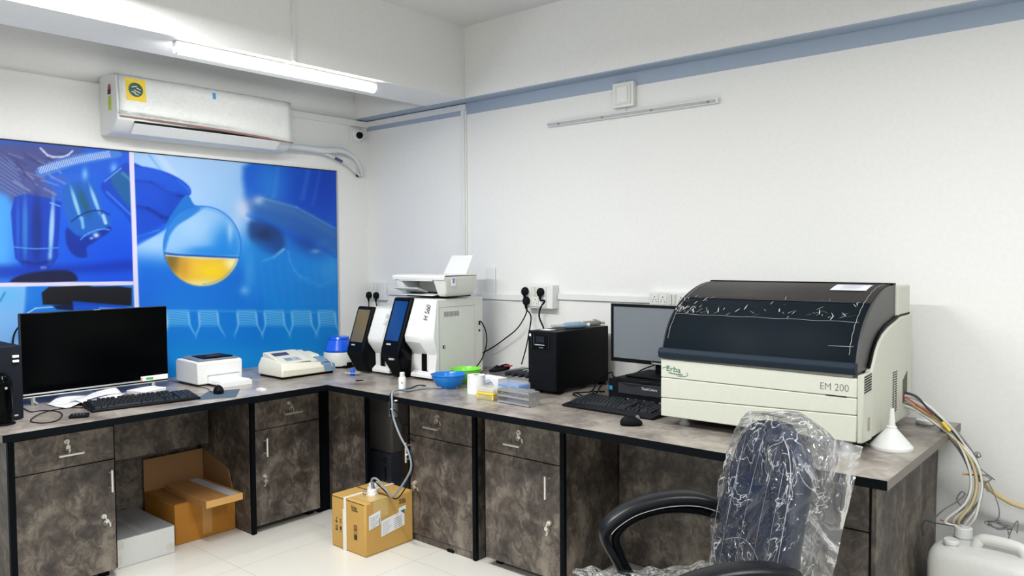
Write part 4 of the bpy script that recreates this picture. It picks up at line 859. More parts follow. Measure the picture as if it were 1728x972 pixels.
t = thing('tip_box', 'yellow and clear pipette tip box in front of the steel rack', 'pipette tip box', (1.812, -.765, Z0), .0)
YC = mat('clear_amber', (232, 220, 160), .15, alpha=.5)
obj('base', MB().box(-.05, .05, -.036, .036, 0, .024), YC, t, bevel=.003); obj('tray', MB().box(-.052, .052, -.038, .038, .0245, .034).box(-.051, -.042, -.037, -.03, .002, .024).box(.042, .051, -.037, -.03, .002, .024), YEL, t, bevel=.002); obj('cover', MB().box(-.05, .05, -.036, .036, .0345, .058), CLB, t, bevel=.004)
t = thing('tip_box', 'blue pipette tip box under a clear lid, behind the steel rack', 'pipette tip box', (1.848, -.64, Z0), .0)
BL2 = mat('tip_box_blue', (62, 138, 216), .3)
obj('base', MB().box(-.064, .064, -.044, .044, 0, .022), mat('deep_blue', (28, 66, 170), .3), t, bevel=.003); obj('tray', MB().box(-.061, .061, -.041, .041, .0225, .056), BL2, t, bevel=.004); obj('cover', MB().box(-.066, .066, -.046, .046, .0222, .066), mat('clear_lid', (210, 222, 232), .15, alpha=.28), t, bevel=.004)
# steel test tube rack
t = thing('test_tube_rack', 'empty stainless steel test tube rack on the bench edge', 'test tube rack', (1.99, -.775, Z0), -.06)
w_, d_, h_ = .097, .034, .063
def plate(z, hole=True, r=.0085, nx=10, ny=3):
    k = MB(); px, py = 2*w_/nx, 2*d_/ny; sg = 12
    for i in range(nx):
        for j in range(ny):
            cx, cy = -w_+px*(i+.5), -d_+py*(j+.5); ci = []; sq = []
            for s_ in range(sg):
                a = 2*PI*(s_+.5)/sg; ci.append((cx+r*math.cos(a), cy+r*math.sin(a), z)); m_ = max(abs(math.cos(a))/(px/2), abs(math.sin(a))/(py/2)); sq.append((cx+math.cos(a)/m_, cy+math.sin(a)/m_, z))
            k.add(ci+sq, [(s_, (s_+1) % sg, (s_+1) % sg+sg, s_+sg) for s_ in range(sg)])
    return k
obj('top_plate', plate(h_), STEEL, t, solid=.001); obj('middle_plate', plate(.034), STEEL, t, solid=.001)
obj('bottom_plate', MB().box(-w_, w_, -d_, d_, .006, .007), STEEL, t)
for s_ in (-1, 1):
    k = MB(); hl = [(s_*w_, -.012+.012*math.cos(a)*1.1+.012, .036+.008*math.sin(a)) for a in np.linspace(0, 2*PI, 17)[:-1]]
    sqv = []
    for y, z in [(hh[1], hh[2]) for hh in hl]:
        dy, dz = y, z-.036; m_ = max(abs(dy)/d_, (dz/(h_-.036) if dz > 0 else -dz/.036)); sqv.append((s_*w_, dy/m_, .036+dz/m_))
    k.add(hl+sqv, [(i, (i+1) % 16, (i+1) % 16+16, i+16) for i in range(16)]); obj('end_plate', k, STEEL, t, solid=.0015)
for z in (.007, .034, .0585): 
    for y in (-d_, d_): obj('side_rail', MB().box(-w_+.001, w_-.001, y-.0008, y+.0008, z-.004, z+.005), STEEL, t)
# tray with black sensors behind the boxes
t = thing('metal_tray', 'shallow silver tray holding dark bars beside the black power unit', 'tray', (1.63, -.28, Z0), -.05)
obj('pan', MB().box(-.16, .16, -.13, .13, .0, .004).box(-.16, -.156, -.13, .13, .004, .045).box(.156, .16, -.13, .13, .004, .045).box(-.156, .156, -.13, -.126, .004, .03).box(-.156, .156, .126, .13, .004, .05), STEEL, t, bevel=.001)
obj('flat_lid', MB().box(-.03, .15, .0, .12, .046, .058), WHITE2, t, bevel=.003)
for i in range(4): tag(obj('dark_bar', MB().tube([(1.565+i*.045, -.37, .796), (1.60+i*.045, -.20+i*.005, .80)], .012, 12).box(1.56+i*.045, 1.575+i*.045, -.375, -.365, .788, .80), DGREY, smooth=True), 'dark grey round bar lying across the silver tray', 'bar', 'dark bars in the silver tray')
tag(obj('cable_bundle', MB().tube([(1.46, -.38, .80), (1.50, -.30, .825), (1.55, -.34, .82), (1.50, -.40, .81), (1.47, -.33, .82)], .010, 8, smooth=8), BLACKM, smooth=True, auto=80), 'tangle of black cable on the left corner of the silver tray', 'cable')
tag(obj('red_clip', MB().tube([(1.545, -.36, .832), (1.575, -.33, .834)], .004, 8), mat('red_plastic', (190, 44, 52), .4), smooth=True), 'small red lead on the silver tray', 'clip')
# power unit
t = thing('power_backup_unit', 'tall black power backup tower with pipettes lying on top', 'power supply', (1.92, -.5, Z0))
obj('case', MB().box(-.088, .080, .0, .43, .016, .298), BLACK, t, bevel=.004)
fr = MB().box(-.088, .080, -.014, -.0005, .016, .300); obj('front_panel', fr, BLACKM, t, bevel=.006, seg=3)
obj('display_bezel', MB().box(-.062, .042, -.0185, -.0145, .215, .285), BLACK, t, bevel=.003); obj('display', MB().box(-.035, .015, -.0195, -.0186, .245, .275), mat('display_dark', (34, 40, 48), .15), t)
k = MB().box(-.064, -.062, -.0195, -.0186, .214, .286).box(.042, .044, -.0195, -.0186, .214, .286).box(-.050, -.044, -.0195, -.0187, .23, .28); obj('trim', k, DGREY, t)
obj('display_strip', MB().box(-.040, .018, -.0205, -.0196, .232, .236), LGREY, t); obj('sticker', axis_lathe([(0, 0), (.007, 0), (.007, .0006), (0, .0006)], (-.073, -.0142, .278), (0, -1, 0), 16), WHITE, t)
k = MB()
for i in range(26): k.box(-.070, .064, -.0150, -.0142, .035+i*.0064, .0375+i*.0064)
obj('grille', k, mat('grille_black', (24, 27, 31), .6, spec=.1), t)
text('lettering', 'APC', .010, GREY, t, (-.018, -.0188, .219), (PI/2, 0, 0)) if False else obj('brand_mark', MB().box(-.016, .010, -.0192, -.0187, .219, .223), GREY, t)
for x in (-.075, .045):
    for y in (.02, .38): obj('foot', MB().box(x, x+.03, y, y+.035, 0, .017), BLACK, t, bevel=.003)
k = thing('paper_slip', 'small white slip lying on top of the black power unit', 'paper', (1.892, -.44, Z0+.2985)); obj('sheet', MB().box(-.03, .03, -.02, .03, 0, .001), PAPER, k)
def pipette(label, p0, p1, body, grip):
    p0, p1 = Vector(p0), Vector(p1); L_ = (p1-p0).length; d = (p1-p0).normalized(); t = thing('pipette', label, 'pipette', p0); z = Vector((0, 0, 0))
    f = lambda a: tuple(d*L_*a)
    obj('shaft', MB().tube([f(0), f(.08), f(.34)], [.0025, .004, .006], 12), LGREY, t, smooth=True)
    obj('grip', MB().tube([f(.34), f(.42), f(.7), f(.86), f(.9)], [.009, .013, .014, .013, .009], 14), grip, t, smooth=True)
    obj('plunger', MB().tube([f(.9), f(.97), f(.97), f(1)], [.005, .005, .009, .009], 12), body, t, smooth=True)
    sd = Vector((-d.y, d.x, 0)); obj('finger_rest', MB().tube([d*L_*.78, d*L_*.80+Vector((0, 0, .016)), d*L_*.70+Vector((0, 0, .020))], [.005, .004, .003], 8), body, t, smooth=True)
pz = Z0+.3125
PB = mat('pipette_blue', (128, 158, 180), .35)
pipette('grey pipette on the power unit, farthest left of the three', (1.865, -.38, pz), (1.955, -.18, pz), WHITE, PB)
pipette('blue-grey pipette on the power unit, middle of the three', (1.905, -.42, pz), (1.985, -.22, pz), WHITE, PB)
pipette('thick grey pipette on the power unit, nearest the screen', (1.925, -.33, pz+.004), (2.0, -.11, pz+.004), mat('pipette_pale', (190, 196, 190), .4), mat('pipette_grey', (138, 138, 132), .5))
# small desktop computer and screen
t = thing('desktop_computer', 'flat black desktop computer under the monitor', 'computer', (2.25, -.44, Z0))
obj('case', MB().box(.0, .33, .004, .34, .004, .100), BLACK, t, bevel=.004); obj('front_panel', MB().box(.0, .33, -.008, .0035, .004, .101), BLACKM, t, bevel=.003)
obj('front_trim', MB().box(.055, .32, -.012, -.0082, .04, .09), DGREY, t, bevel=.002); text('lettering', 'ThinkCentre', .016, WHITE, t, (.175, -.0122, .066), (PI/2, 0, 0), sx=.95)
obj('badge', MB().box(.006, .022, -.0092, -.0082, .050, .068), mat('badge_blue', (30, 140, 190), .4), t)
for i in range(5): obj('port', MB().box(.10+i*.04, .115+i*.04, -.009, -.0082, .014, .020), LGREY if i < 2 else GREY, t)
t = thing('monitor', 'black computer monitor with a grey glowing screen left of the analyser', 'monitor', (2.405, -.265, Z0+.1015), -.02)
obj('back', MB().box(-.262, .262, .006, .04, .060, .320), BLACK, t, bevel=.006)
obj('bezel', MB().box(-.262, .262, -.006, .006, .050, .068).box(-.262, .262, -.006, .006, .313, .326).box(-.262, -.249, -.006, .006, .0685, .3125).box(.249, .262, -.006, .006, .0685, .3125), BLACKM, t, bevel=.002)
obj('screen', MB().box(-.2489, .2489, -.001, .004, .0682, .3129), mat('screen_grey', (112, 120, 126), .25, emit=.12), t)
text('lettering', 'Lenovo', .017, WHITE, t, (-.035, -.0068, .0535), (PI/2, 0, 0))
obj('stand_neck', MB().box(-.028, .028, .012, .045, .006, .12), BLACK, t, bevel=.004); obj('stand_base', MB().box(-.12, .12, -.10, .11, 0, .008), BLACKM, t, bevel=.003)
keyboard('black curved-edge keyboard in front of the desktop computer', (2.405, -.592, Z0+.001), -.015, .455, .165, .03)
mouse('black mouse on the right bench near the edge', (2.612, -.836, Z0+.0015), .62, .085, .05)
mc = [T(1083, 708)+Vector((0, 0, .012)), T(1086, 700)+Vector((0, 0, .008)), T(1078, 702)+Vector((0, 0, .004)), T(1068, 698)+Vector((0, 0, .02)), T(1075, 693)+Vector((0, 0, .034)), T(1090, 694)+Vector((0, 0, .03)), T(1092, 676)+Vector((0, 0, .03))]
cable('thin black mouse cable looping over the right keyboard edge', mc, .0013, name='mouse_cable')
# ------------------------------------------------------------------ BIG ANALYSER
EX0, EX1, EY = 2.693, 3.418, -.74
t = thing('chemistry_analyser', 'large cream chemistry analyser with curved black lid and tubes at its right', 'laboratory instrument', (EX0, EY, Z0))
Wd = EX1-EX0
low = [(0, .038), (-.001, .262), (.02, .268), (.55, .268), (.55, .038)]
obj('body', MB().prism(low, 'x', 0, Wd-.02), CREAM, t, bevel=.006, seg=3)
# front panels with grooves
def sag(x0, x1, z00, z01, z10, z11, y0=-.012, y1=-.0012): return MB().add([(x0, y0, z00), (x1, y0, z01), (x1, y0, z11), (x0, y0, z10), (x0, y1, z00), (x1, y1, z01), (x1, y1, z11), (x0, y1, z10)], [(0, 1, 2, 3), (4, 5, 6, 7), (0, 1, 5, 4), (1, 2, 6, 5), (2, 3, 7, 6), (3, 0, 4, 7)])
FXR = Wd-.004
obj('front_panel', sag(0, FXR, .1865, .1865, .258, .250), CREAM, t, bevel=.003); obj('front_panel', sag(0, FXR, .107, .130, .1845, .1845), CREAM, t, bevel=.003); obj('front_panel', sag(0, FXR, .036, .040, .105, .128), CREAM, t, bevel=.003)
obj('indicator_slot', MB().box(.622, .69, -.0135, -.0122, .1862, .1885), BLACK, t)
# logo
lt = (.040, -.0125, .213)
obj('logo_swoosh', MB().tube([(.052+.046*math.cos(a)*1.0, -.0128, .213+.013*math.sin(a)-.006*math.cos(a)) for a in np.linspace(1.9, 5.6, 22)][:8], .0009, 5).tube([(.070+.045*math.cos(a), -.0128, .211+.014*math.sin(a)-.005*math.cos(a)) for a in np.linspace(-1.6, .5, 14)], .0009, 5), GREENI, t)
text('lettering', 'Erba', .030, GREENI, t, (.022, -.0128, .2135), (PI/2, .06, 0), sx=1.15); text('lettering', 'MANNHEIM', .0095, GREENI, t, (.034, -.0128, .2025), (PI/2, .06, 0), sx=1.2)
text('lettering', 'EM 200', .034, GREY, t, (.602, -.0128, .205), (PI/2, .0, 0), sx=.92, font_w=-.0006)
# right return: corner strip with slots and recess
obj('corner_strip', MB().prism([(Wd-.0035, -.008), (Wd+.012, .006), (Wd+.016, .09), (Wd-.0035, .09)], 'z', .036, .262), CREAM, t, bevel=.004)
k = MB()
for i in range(7): k.add([(Wd+.0135, .012, .200+i*.0085), (Wd+.0175, .075, .206+i*.0085), (Wd+.0175, .075, .2095+i*.0085), (Wd+.0135, .012, .2035+i*.0085)], [(0, 1, 2, 3)])
obj('vent_slots', k, BLACK, t, solid=.0012)
obj('recess_shade', MB().box(Wd+.0145, Wd+.0162, .05, .068, .07, .115), mat('shadow_cream', (170, 164, 140), .6), t, bevel=.001)  # shade of the inset put into a darker cream plate
# cream side panel with curved front edge
sp = [(.092, .038), (.092, .262), (.098, .272), (.115, .292), (.14, .325), (.175, .353), (.225, .378), (.30, .398), (.40, .414), (.45, .424), (.595, .426), (.595, .15), (.49, .15), (.49, .038)]
obj('side_panel', MB().prism(sp[:11]+[(.595, .038)], 'x', Wd-.012, Wd+.014), CREAM, t, bevel=.006, seg=3)
k = MB()
for i in range(17):
    for j in range(2): k.add([(Wd+.0146, .34+j*.032, .085+i*.0088), (Wd+.0146, .362+j*.032, .088+i*.0088), (Wd+.0146, .362+j*.032, .0915+i*.0088), (Wd+.0146, .34+j*.032, .0885+i*.0088)], [(0, 1, 2, 3)])
obj('vent_slots', k, BLACK, t, solid=.001)
obj('tube_port_shade', MB().prism([(.475, .10), (.475, .185), (.535, .215), (.535, .10)], 'x', Wd+.0138, Wd+.0152), mat('port_shadow', (92, 90, 76), .7), t)  # cavity shade painted as a flat dark plate
obj('rear_housing', MB().box(0.005, Wd+.006, .43, .596, .27, .537), CREAM, t, bevel=.006, seg=3)
obj('left_panel', MB().prism([(.01, .26), (.01, .268), (.03, .3), (.43, .53), (.43, .26)], 'x', .004, .01), CREAM, t)
# lid: curved shell
LP = [(-.006, .272), (.012, .332), (.034, .375), (.066, .415), (.105, .448), (.150, .477), (.205, .502), (.265, .522), (.33, .535), (.40, .541), (.432, .541)]
def lidpt(s_):
    f = s_*(len(LP)-1); i = min(int(f), len(LP)-2); a_ = f-i
    P = [Vector((0, y, z)) for y, z in LP]; p0, p1, p2, p3 = P[max(i-1, 0)], P[i], P[i+1], P[min(i+2, len(P)-1)]
    return .5*((2*p1)+(p2-p0)*a_+(2*p0-5*p1+4*p2-p3)*a_*a_+(3*p1-p0-3*p2+p3)*a_**3)
LX0, LX1 = .004, Wd-.014
SM = mat('smoked_lid', (20, 29, 36), .6, spec=.10); SM2 = mat('charcoal_lid', (56, 54, 54), .5, spec=.2)
def lid(s0, s1, x0, x1, off=0, n=20): return MB().grid(lambda u_, v_: (x0+(x1-x0)*v_, lidpt(s0+(s1-s0)*u_).y-off*.7, lidpt(s0+(s1-s0)*u_).z+off*.7), n, 1)
obj('lid', lid(0.0, .53, LX0, LX1), SM, t, solid=.004, smooth=True, auto=40)
obj('lid_top', lid(.53, 1, LX0, LX1, .0015), SM2, t, solid=.006, smooth=True, auto=40)
ctr = [tuple(p) for p in [(lidpt(i/24).y, lidpt(i/24).z) for i in range(25)]]
cheek = ctr+[(.432, .275), (.0, .268)]
obj('lid_side', MB().prism(cheek, 'x', LX1+.0005, LX1+.010), mat('charcoal_side', (70, 70, 70), .4), t); obj('lid_side', MB().prism(cheek, 'x', LX0-.006, LX0-.0005), SM2, t)
cv = sp[1:11]; band = [(y-.012, z+.004) for y, z in cv]
obj('seal', MB().tube([(Wd+.002, y-.006, z+.004) for y, z in cv[1:]], .006, 8), BLACK, t, smooth=True)
obj('lid_bar', MB().prism([(-.022, .262), (-.030, .285), (-.018, .302), (.0, .300), (.006, .262)], 'x', -.006, Wd-.006), mat('slate_bar', (34, 45, 56), .5, spec=.15), t, bevel=.004)
obj('ridge_bar', MB().box(.0, Wd-.004, .40, .436, .541, .549), BLACK, t, bevel=.002)
obj('notice', MB().grid(lambda u_, v_: (.545+.125*v_, lidpt(.82-.135*u_+0*v_).y-.004, lidpt(.82-.135*u_).z+.0065), 4, 1), PAPER, t, label='white paper notice on the lid', smooth=True)
k = MB()
for i in range(5): k.grid(lambda u_, v_: (.575+(.06+.012*(i % 2))*v_, lidpt(.80-.022*i-.004*u_).y-.0046, lidpt(.80-.022*i-.004*u_).z+.0075), 1, 1)
obj('notice_print', k, mat('faint_ink2', (168, 172, 206), .7), t)
# torn film scraps on the lid
rs = random.Random(11); k = MB()
for i in range(90):
    x = rs.choice([rs.uniform(.01, .19), rs.uniform(.01, .12), rs.uniform(.5, .69), rs.uniform(.2, .6)]); s_ = rs.uniform(.33, .40) if i % 4 else rs.uniform(.42, .54); l_ = rs.uniform(.010, .032); a_ = rs.uniform(-1.2, 1.2); wd = rs.uniform(.0015, .005)
    def q(u_, v_, x=x, s_=s_, l_=l_, a_=a_, wd=wd):
        X = x+l_*u_*math.sin(a_)+wd*(v_-.5)*math.cos(a_)*math.sin(PI*(.15+.8*u_)); s2 = s_+l_*u_*math.cos(a_)*1.9; p = lidpt(min(.98, max(0, s2))); return (X, p.y-.0035, p.z+.0045)
    k.grid(q, 5, 1)
k.tube([(LX0+.01+(LX1-LX0-.02)*i/30, lidpt(.33+.003*math.sin(i)).y-.003, lidpt(.33+.003*math.sin(i)).z+.0022) for i in range(31)], .0006, 4)
k.tube([(LX1-.02+.0012*math.sin(i*1.7), lidpt(.08+.84*i/40).y-.003, lidpt(.08+.84*i/40).z+.004) for i in range(41)], .0009, 4)
k.tube([(LX0+.014+.001*math.sin(i), lidpt(.1+.8*i/40).y-.003, lidpt(.1+.8*i/40).z+.004) for i in range(41)], .0007, 4)
k.tube([(LX1-.09, lidpt(.13).y-.004, lidpt(.13).z+.003), (LX1-.01, lidpt(.135).y-.004, lidpt(.135).z+.003)], .0008, 4)
obj('film_scraps', k, mat('film_scrap', (172, 174, 172), .5), t)
obj('protective_film', lid(.505, .97, LX0+.006, LX1-.006, .0045, 24), FILM, t, smooth=True, auto=180) if False else None
for x, y in ((.07, .05), (Wd-.05, .05), (.07, .5), (Wd-.05, .5)): obj('foot', MB().lathe([(.02, 0), (.022, .006), (.016, .012), (.016, .038)], x, y, 16), LGREY, t, smooth=True)
obj('underside', MB().box(.03, Wd-.02, .04, .56, .03, .0379), BLACK, t)
# funnel
t = thing('funnel', 'white plastic funnel upside down on the worktop end', 'funnel', (3.478, -.583, Z0))
obj('cone', MB().lathe([(.066, 0), (.067, .002), (.0665, .010), (.064, .012), (.058, .020), (.018, .066), (.0165, .068), (.0165, .074), (.0115, .078), (.0065, .136), (.0045, .136), (.0085, .076), (.014, .066), (.056, .016), (.062, .004)], n=48, cap=False), WHITE, t, smooth=True, auto=30)
obj('tab', MB().tube([(-.055, -.03, .004), (-.072, -.022, .006), (-.086, -.006, .012)], .003, 6, flat=.5), WHITE, t, smooth=True)
tag(obj('small_dish', MB().lathe([(.03, 0), (.034, .004), (.034, .016), (.030, .018), (0, .018)], n=28), WHITE, smooth=True), 'round white lid behind the tubes on the worktop end', 'lid').location = (3.475, -.10, Z0)
# ------------------------------------------------------------------ CARTONS
def carton(name, label, x0, x1, y0, y1, h, m, **k):
    t = thing(name, label, 'box', ((x0+x1)/2, (y0+y1)/2, k.get('z', 0))); a, b = (x1-x0)/2, (y1-y0)/2
    obj('carton', MB().box(-a, a, -b, b, 0, h), m, t, bevel=k.get('bevel', .004), seg=2)
    return t, a, b
t, a, b = carton('cardboard_carton', 'taped tan carton on the floor with a white strap and tubes entering its top', 1.092, 1.352, -1.13, -.832, .255, CARD, bevel=.008)
TAPE = mat('clear_tape', (206, 178, 118), .25)
STRAP = mat('white_strap', (232, 232, 228), .4)
obj('flap_seam', MB().box(-a+.004, a-.004, -b-.0014, -b-.0002, .2465, .2495).box(-a+.01, a-.01, -.004, .004, .2552, .2558), mat('seam_dark', (84, 60, 32), .8), t)
obj('strap', MB().box(-.03, -.012, -b-.003, -b-.0005, .0, .256).box(-.03, -.012, -b-.003, b+.002, .2553, .2575).box(-.034, -.020, -b-.006, -b-.0032, .0, .2), STRAP, t, bevel=.0005)
obj('tape', MB().box(a+.0001, a+.0010, -.10, -.01, .17, .2545), TAPE, t); obj('tape', MB().box(-.02, a, -.12, -.01, .2553, .2559), TAPE, t)
def lbl(x, y0, y1, z0, z1, sk=.012, m=PAPER): return MB().add([(x, y0, z0), (x, y1, z0+sk), (x, y1, z1+sk), (x, y0, z1)], [(0, 1, 2, 3)])
xr = a+.0012
obj('shipping_label', lbl(xr, -.128, -.06, .125, .192), PAPER, t, solid=.0008, label='small white shipping label'); obj('shipping_label', lbl(xr, -.055, .09, .075, .150, .02), PAPER, t, solid=.0008, label='large white address label')
obj('shipping_label', lbl(xr, .055, .10, .165, .185, .006), PAPER, t, solid=.0008)
k = MB()
for i in range(6): k.add([tuple(Vector(p)+Vector((.0008, 0, 0))) for p in ((xr, -.122, .132+i*.009), (xr, -.085+.01*(i % 3), .138+i*.009), (xr, -.085+.01*(i % 3), .140+i*.009), (xr, -.122, .134+i*.009))], [(0, 1, 2, 3)])
for i in range(7): k.add([(xr+.0008, -.048, .083+i*.009), (xr+.0008, -.01+.006*(i % 4), .089+i*.009), (xr+.0008, -.01+.006*(i % 4), .0905+i*.009), (xr+.0008, -.048, .0845+i*.009)], [(0, 1, 2, 3)])
for i in range(6): k.add([(xr+.0008, .022, .094+i*.009), (xr+.0008, .075, .101+i*.009), (xr+.0008, .075, .1032+i*.009), (xr+.0008, .022, .0962+i*.009)], [(0, 1, 2, 3)])
k.add([(xr+.0008, -.070, .135), (xr+.0008, -.065, .136), (xr+.0008, -.065, .170), (xr+.0008, -.070, .169)], [(0, 1, 2, 3)])
obj('label_print', k, mat('grey_print', (120, 124, 132), .7), t)
obj('teal_corner', MB().add([(xr+.001, .065, .170), (xr+.001, .09, .174), (xr+.001, .09, .15)], [(0, 1, 2)]), mat('teal_print', (24, 120, 122), .6), t)
text('lettering', 'Erba', .024, INK, t, (xr, .058, .2135), (PI/2, 0, PI/2), sx=.9); text('lettering', 'MANNHEIM', .0085, INK, t, (xr, .056, .2045), (PI/2, 0, PI/2))
text('lettering', 'Erba', .024, INK, t, (.028, -b-.0012, .2135), (PI/2, 0, 0), sx=.9); text('lettering', 'MANNHEIM', .0085, INK, t, (.030, -b-.0012, .2045), (PI/2, 0, 0))
k = MB(); yf = -b-.0008
def ring(x0, x1, z0, z1, w0=.0018): k.box(x0, x1, yf-.0004, yf, z0, z0+w0).box(x0, x1, yf-.0004, yf, z1-w0, z1).box(x0, x0+w0, yf-.0004, yf, z0, z1).box(x1-w0, x1, yf-.0004, yf, z0, z1)
ring(.046, .068, .118, .140); k.tube([(.047, yf, .119), (.067, yf, .139)], .0009, 4).tube([(.047, yf, .139), (.067, yf, .119)], .0009, 4); ring(.046, .068, .094, .116); k.box(.056, .058, yf-.0004, yf, .098, .112); k.box(.046, .068, yf-.0004, yf, .070, .092)
k.box(-.098, -.080, yf-.0004, yf, .085, .090).box(-.096, -.092, yf-.0004, yf, .092, .110).box(-.086, -.082, yf-.0004, yf, .092, .110).box(-.096, -.084, yf-.0004, yf, .122, .132).tube([(-.092, yf, .133), (-.084, yf, .150)], .0015, 4)
k.prism([(-.064, .108), (-.050, .108), (-.052, .092), (-.062, .092)], 'y', yf-.0004, yf).box(-.058, -.056, yf-.0004, yf, .08, .092).tube([(-.062, yf, .125), (-.052, yf, .130), (-.062, yf, .140), (-.053, yf, .146)], .0014, 4)
obj('handling_marks', k, INK, t)
for nm, x, y, cl in (('front_cap', .036, -.03, 0), ('rear_cap', -.035, .035, 1)):
    obj('cap', MB().lathe([(.030, .2555), (.030, .262), (.024, .264), (.024, .280), (.022, .283), (0, .284)], x, y, 28), WHITE, t, smooth=True)
obj('cap_wire', MB().tube([(.036+.034*math.cos(a)*(1+.3*math.sin(3*a)), -.03+.038*math.sin(a)-.01, .262+.012*abs(math.sin(2*a))) for a in np.linspace(0, 5.4, 20)], .0014, 5, smooth=2), mat('dark_red_wire', (78, 36, 34), .5), t, smooth=True)
# drain tubes from bench to carton
cx, cy = 1.222+.036, -.981-.03
GT = mat('grey_tube', (132, 142, 152), .3); 
edge = U(664, 672, 'y', -1.02)
pth = [(cx, cy, .284), (cx+.005, cy-.005, .33), (cx+.04, cy-.0, .335), (1.36, -1.0, .285), (1.43, -1.02, .285), U(692, 795, 'y', -1.025), U(690, 765, 'y', -1.03), U(675, 735, 'y', -1.03), U(664, 705, 'y', -1.025), U(662, 682, 'y', -1.02), (1.40, -.99, .772), U(690, 659, 'z', .757), U(720, 655, 'z', .757), (1.50, -.66, .757)]
cable('grey tube hanging from the bench edge down into the taped carton', pth, .0052, GT, 10, 'drain_tube', 'tube')
pth2 = [(cx+.008, cy+.006, .284), (cx+.02, cy+.0, .32), (1.34, -.985, .27), (1.44, -1.005, .272), U(695, 800, 'y', -1.01), U(694, 770, 'y', -1.015), U(672, 730, 'y', -1.015), U(660, 700, 'y', -1.015), U(658, 680, 'y', -1.02), (1.385, -.985, .766), U(690, 656, 'z', .755), U(706, 650, 'z', .755), U(718, 651, 'z', .755)]
cable('black lead running beside the grey tube from bench edge to carton', pth2, .0028, BLACKM, 10, 'sensor_cable', 'cable')
cable('thin black cable hanging into the niche behind the drain tube', [U(664, 690, 'y', -1.01), U(672, 700, 'y', -1.0), U(680, 722, 'y', -.98), U(692, 740, 'y', -.95), U(700, 745, 'y', -.9)], .0024, BLACKM, 8, 'sensor_cable', 'cable')
for q in (U(686, 767, 'y', -1.034), U(660, 690, 'y', -1.028), U(667, 676, 'y', -1.02)): tag(obj('cable_tie', MB().lathe([(.0065, -.002), (.0075, -.002), (.0075, .002), (.0065, .002)], n=14, cap=False), WHITE), 'white tie round the hanging drain tube', 'cable tie', 'ties on the drain tube'); COL.objects[-1]
ties = [o for o in COL.objects if o.name.startswith('cable_tie')]
for o, q in zip(ties, (U(686, 767, 'y', -1.03), U(661.5, 690, 'y', -1.023), U(668, 676, 'y', -1.01))): o.location = q
# cartons in the left knee space
t, a, b = carton('white_carton', 'low white carton with grey top at the front of the left knee space', .17, .59, -1.945, -1.668, .13, mat('white_card', (212, 214, 212), .75))
obj('top_sheet', MB().box(-a+.002, a-.002, -b+.002, .03, .1303, .1325).box(-a+.002, a-.002, .034, b-.002, .1303, .1318), mat('grey_card', (150, 152, 156), .8), t); obj('tape', MB().box(-a+.01, a-.01, -.02, .01, .1326, .1331), mat('tape_grey', (168, 162, 158), .4), t)
obj('tape', MB().box(a+.0002, a+.0012, b-.04, b-.004, .02, .05), mat('tape_pale', (206, 204, 190), .4), t)
obj('tape', MB().box(a+.0002, a+.0012, -b+.005, -b+.03, .02, .06), bpy.data.materials['tape_pale'], t); obj('tape', MB().box(a+.0002, a+.0012, -b+.005, -b+.04, .09, .125), bpy.data.materials['tape_pale'], t)
t, a, b = carton('cardboard_carton', 'orange-brown open carton in the left knee space with raised rear flaps', .185, .515, -1.63, -1.31, .2, CARD2)
obj('rear_flap', MB().box(-a-.004, -a, -b, b, .19, .37), CARD3, t, bevel=.001); 
k = MB().add([(-a+.0, b+.002, .19), (a-.03, b+.002, .19), (a-.06, b+.0, .30), (-a+.01, b-.0, .37)], [(0, 1, 2, 3)]); obj('side_flap', k, CARD3, t, solid=.004)
obj('top_flap', MB().box(-a+.004, a-.002, -b+.002, -.002, .2003, .204), mat('flap_brown', (150, 104, 50), .8), t); obj('top_flap', MB().box(-a+.004, a-.002, .002, b-.002, .2003, .203), bpy.data.materials['flap_brown'], t)
obj('tape', MB().box(a+.0002, a+.001, -.02, .03, .02, .19), mat('tape_brown', (190, 140, 76), .3), t)
t, a, b = carton('flat_carton', 'flat brown carton lying on top of the open carton', .27, .695, -1.562, -1.372, .036, mat('flat_card', (168, 120, 68), .8), z=.2045, bevel=.002)
obj('front_face', MB().box(a+.0002, a+.001, -b, b, .001, .035), mat('pale_card', (206, 160, 96), .8), t); obj('tape', MB().box(-a+.01, a, b-.07, b-.02, .0362, .0367), LGREY, t); obj('print', MB().box(a-.09, a-.03, -.02, -.015, .0363, .0368), CARD, t)
# things inside the niche
t = thing('foam_block', 'grey foam packing block, upper piece in the open niche', 'packing', (.68, -.50, 0), 0)
obj('block', MB().box(.0, .245, -.10, .1, .315, .665), mat('grey_foam', (132, 128, 126), .9, bump=.3), t, bevel=.008)
t = thing('grey_carton', 'blue-grey carton under the foam block in the niche', 'box', (.68, -.50, 0), 0)
obj('carton', MB().box(.0, .245, -.11, .1, 0, .314), mat('blue_grey_card', (88, 96, 112), .8), t, bevel=.003)
obj('printed_mark', MB().tube([(.20+.012*math.cos(a), -.1108, .275+.014*math.sin(a)) for a in np.linspace(0, 5.5, 14)], .002, 5).box(.196, .204, -.1112, -.1104, .16, .24), BLACKM, t)
t = thing('brown_board', 'dark brown cardboard sheet standing in the niche', 'cardboard', (.94, -.42, 0), 0)
obj('sheet', MB().box(.0, .30, -.12, -.11, 0, .47), mat('dark_card', (84, 62, 48), .85), t)
t = thing('grey_cushion', 'rounded grey sleeve at the bottom right of the niche', 'packing', (1.10, -.63, 0), 0)
obj('body', MB().prism([(-.055, 0), (.06, 0), (.06, .20), (.04, .235), (.01, .25), (-.03, .235), (-.055, .19)], 'y', -.02, .03), DGREY, t, bevel=.008)
t = thing('wall_frame', 'white framed box hanging high inside the niche', 'box', (1.02, -.70, .575), 0)
